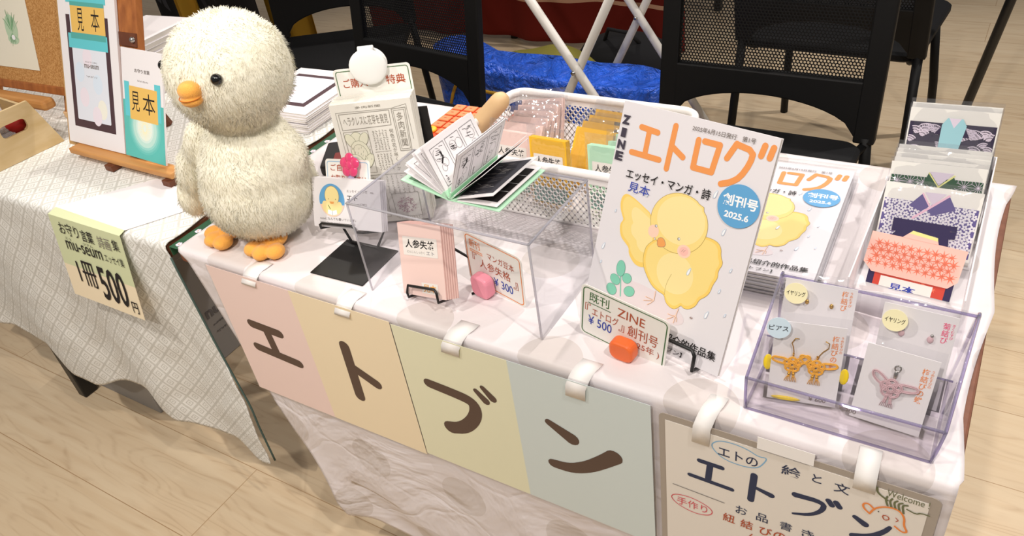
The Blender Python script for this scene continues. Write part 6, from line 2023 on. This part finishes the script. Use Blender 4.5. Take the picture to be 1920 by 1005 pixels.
blue_bag()
def olive_bag():
    t = thing('soft_bag', 'olive cloth bag slumped on the floor behind the blue bag', 'bag', (-.42, 1.98, -.7))
    m = MB(); m.ell((0, 0, .11), (.26, .16, .12), 'olive', 28, 14)
    m.v = [(x + .03*noise.noise(Vector((x*6, y*6, z*6))), y, max(0, z + .03*noise.noise(Vector((x*6+3, y*6, z*6))))) for x, y, z in m.v]
    m.build('body', t, smooth=True)
    m = MB(); m.tube([(-.10, -.05, .20), (-.05, -.12, .26), (.05, -.13, .25), (.10, -.06, .19)], .010, 'olive', 8); m.build('handle', t, smooth=True)
    t = thing('soft_bag', 'dark bag on the floor between the olive bag and the red booth cloth', 'bag', (-.18, 2.24, -.7))
    m = MB(); m.ell((0, 0, .10), (.22, .12, .12), 'dark_cloth', 24, 12); m.v = [(x, y, max(0, z)) for x, y, z in m.v]; m.build('body', t, smooth=True)
    m = MB(); m.tube([(-.08, -.04, .19), (-.04, -.08, .26), (.05, -.08, .25), (.08, -.04, .19)], .008, 'dark_cloth', 8); m.build('handle', t, smooth=True)
olive_bag()
def red_print():
    t = NT('red_print', 0.8, 0.15)
    uvn = t.n('ShaderNodeUVMap'); sp = t.n('ShaderNodeSeparateXYZ'); t.l(uvn.outputs[0], sp.inputs[0])
    z = sp.outputs[1]
    stripe = t.mth('MULTIPLY', t.mth('GREATER_THAN', z, .185), t.mth('LESS_THAN', z, .203))
    up = t.mth('GREATER_THAN', z, .235)
    p = .040; ab = []
    for op in ('ADD', 'SUBTRACT'):
        f_ = t.mth('FRACT', t.mth('ADD', t.mth('DIVIDE', t.mth(op, sp.outputs[0], z), p), 50.0)); ab.append(t.mth('GREATER_THAN', t.mth('ABSOLUTE', t.mth('SUBTRACT', f_, .5)), .40))
    net = t.mth('MAXIMUM', ab[0], ab[1])
    c = t.mix(stripe, lin((104, 28, 20)), lin((196, 152, 124)))
    c2 = t.mix(net, lin((186, 150, 116)), lin((66, 26, 22)))
    t.l(t.mix(up, c, c2), t.p.inputs['Base Color'])
red_print()
def booth():
    def fn(u, v):
        x = -1.75 + 1.72*u; z = -.655 + .66*v
        return (x, 2.50 + .02*math.sin(x*11) + .01*math.sin(x*27+1), z), (x, z + .655)
    c = sheet('booth_cloth', fn, 120, 20, 'red_print')
    tag(c, 'dark red cloth with cream stripe and lattice print hanging from the far booth table', 'tablecloth')
    t = thing('folding_table', 'far booth table behind the dark red printed cloth', 'table', (-.9, 2.87, -.7))
    m = MB(); m.box((-.85, -.33, .668), (.85, .33, .70), 'table_brown'); m.build('tabletop', t, bevel=.003)
    for x in (-.8, -.05, .8):
        for y in (-.26, .26):
            m = MB(); m.box((x-.016, y-.02, 0), (x+.016, y+.02, .667), 'black_metal'); m.build('leg', t, bevel=.003)
    # leaning black pole at the right
    t = thing('black_pole', 'slanted black metal pole standing on the floor at the right edge', 'pole', (1.045, 1.95, -.7))
    m = MB(); m.tube([(0, 0, .0), (.085, 0, .55), (.20, .0, 1.30)], .0135, 'black_metal', 12); m.build('tube', t, smooth=True)
    m = MB(); m.lathe([(.018, 0), (.018, .02), (.014, .03)], 'black_plastic', 14); m.build('rubber_foot', t, smooth=True)
booth()
def dark_backdrop():
    # black printed cloth at the back left, mustard cloths beside it
    def fn(u, v):
        x = -2.40 + 1.06*u; z = -.69 + .95*v
        return (x, 1.75 - .30*u + .02*math.sin(x*16), z), (x, z)
    c = sheet('printed_cloth', fn, 60, 20, 'dark_cloth'); tag(c, 'black cloth with faint grey print hanging at the back left', 'cloth')
    m = MB(); X = Vector((1, -.238, 0)).normalized(); Z = Vector((0, 0, 1)); Y = Z.cross(X)
    M = Matrix(((X.x, Y.x, 0, -2.35), (X.y, Y.y, 0, 1.71), (0, 0, 1, -.69), (0,0,0,1)))
    a = Art(M=M, y=-.022); a.tx('k', .10, .40, .22, .62, 'dim_print', .06, rot=-20); a.tx('s', .30, .40, .40, .52, 'dim_print', .06, rot=-20); a.st([(.52,.60),(.60,.40)], .018, 'dim_print'); a.st([(.66,.62),(.70,.46),(.80,.40)], .016, 'dim_print'); a.build('faint_print', c)
    for lab, x0, x1, y, z0, z1 in (('mustard cloth panel hanging behind the plush chick, right of the black cloth', -1.72, -1.46, 1.80, -.66, .20), ('small mustard cloth corner hanging above the plush chick', -1.86, -1.74, 1.46, -.30, .05)):
        def f2(u, v, x0=x0, x1=x1, y=y, z0=z0, z1=z1):
            x = x0 + (x1-x0)*u; return (x, y + .03*math.sin(u*9), z0 + (z1-z0)*v), (u, v)
        tag(sheet('mustard_cloth', f2, 20, 10, 'mustard'), lab, 'cloth')
dark_backdrop()
bpy.data.objects.remove(_tmp)
bpy.context.view_layer.update()
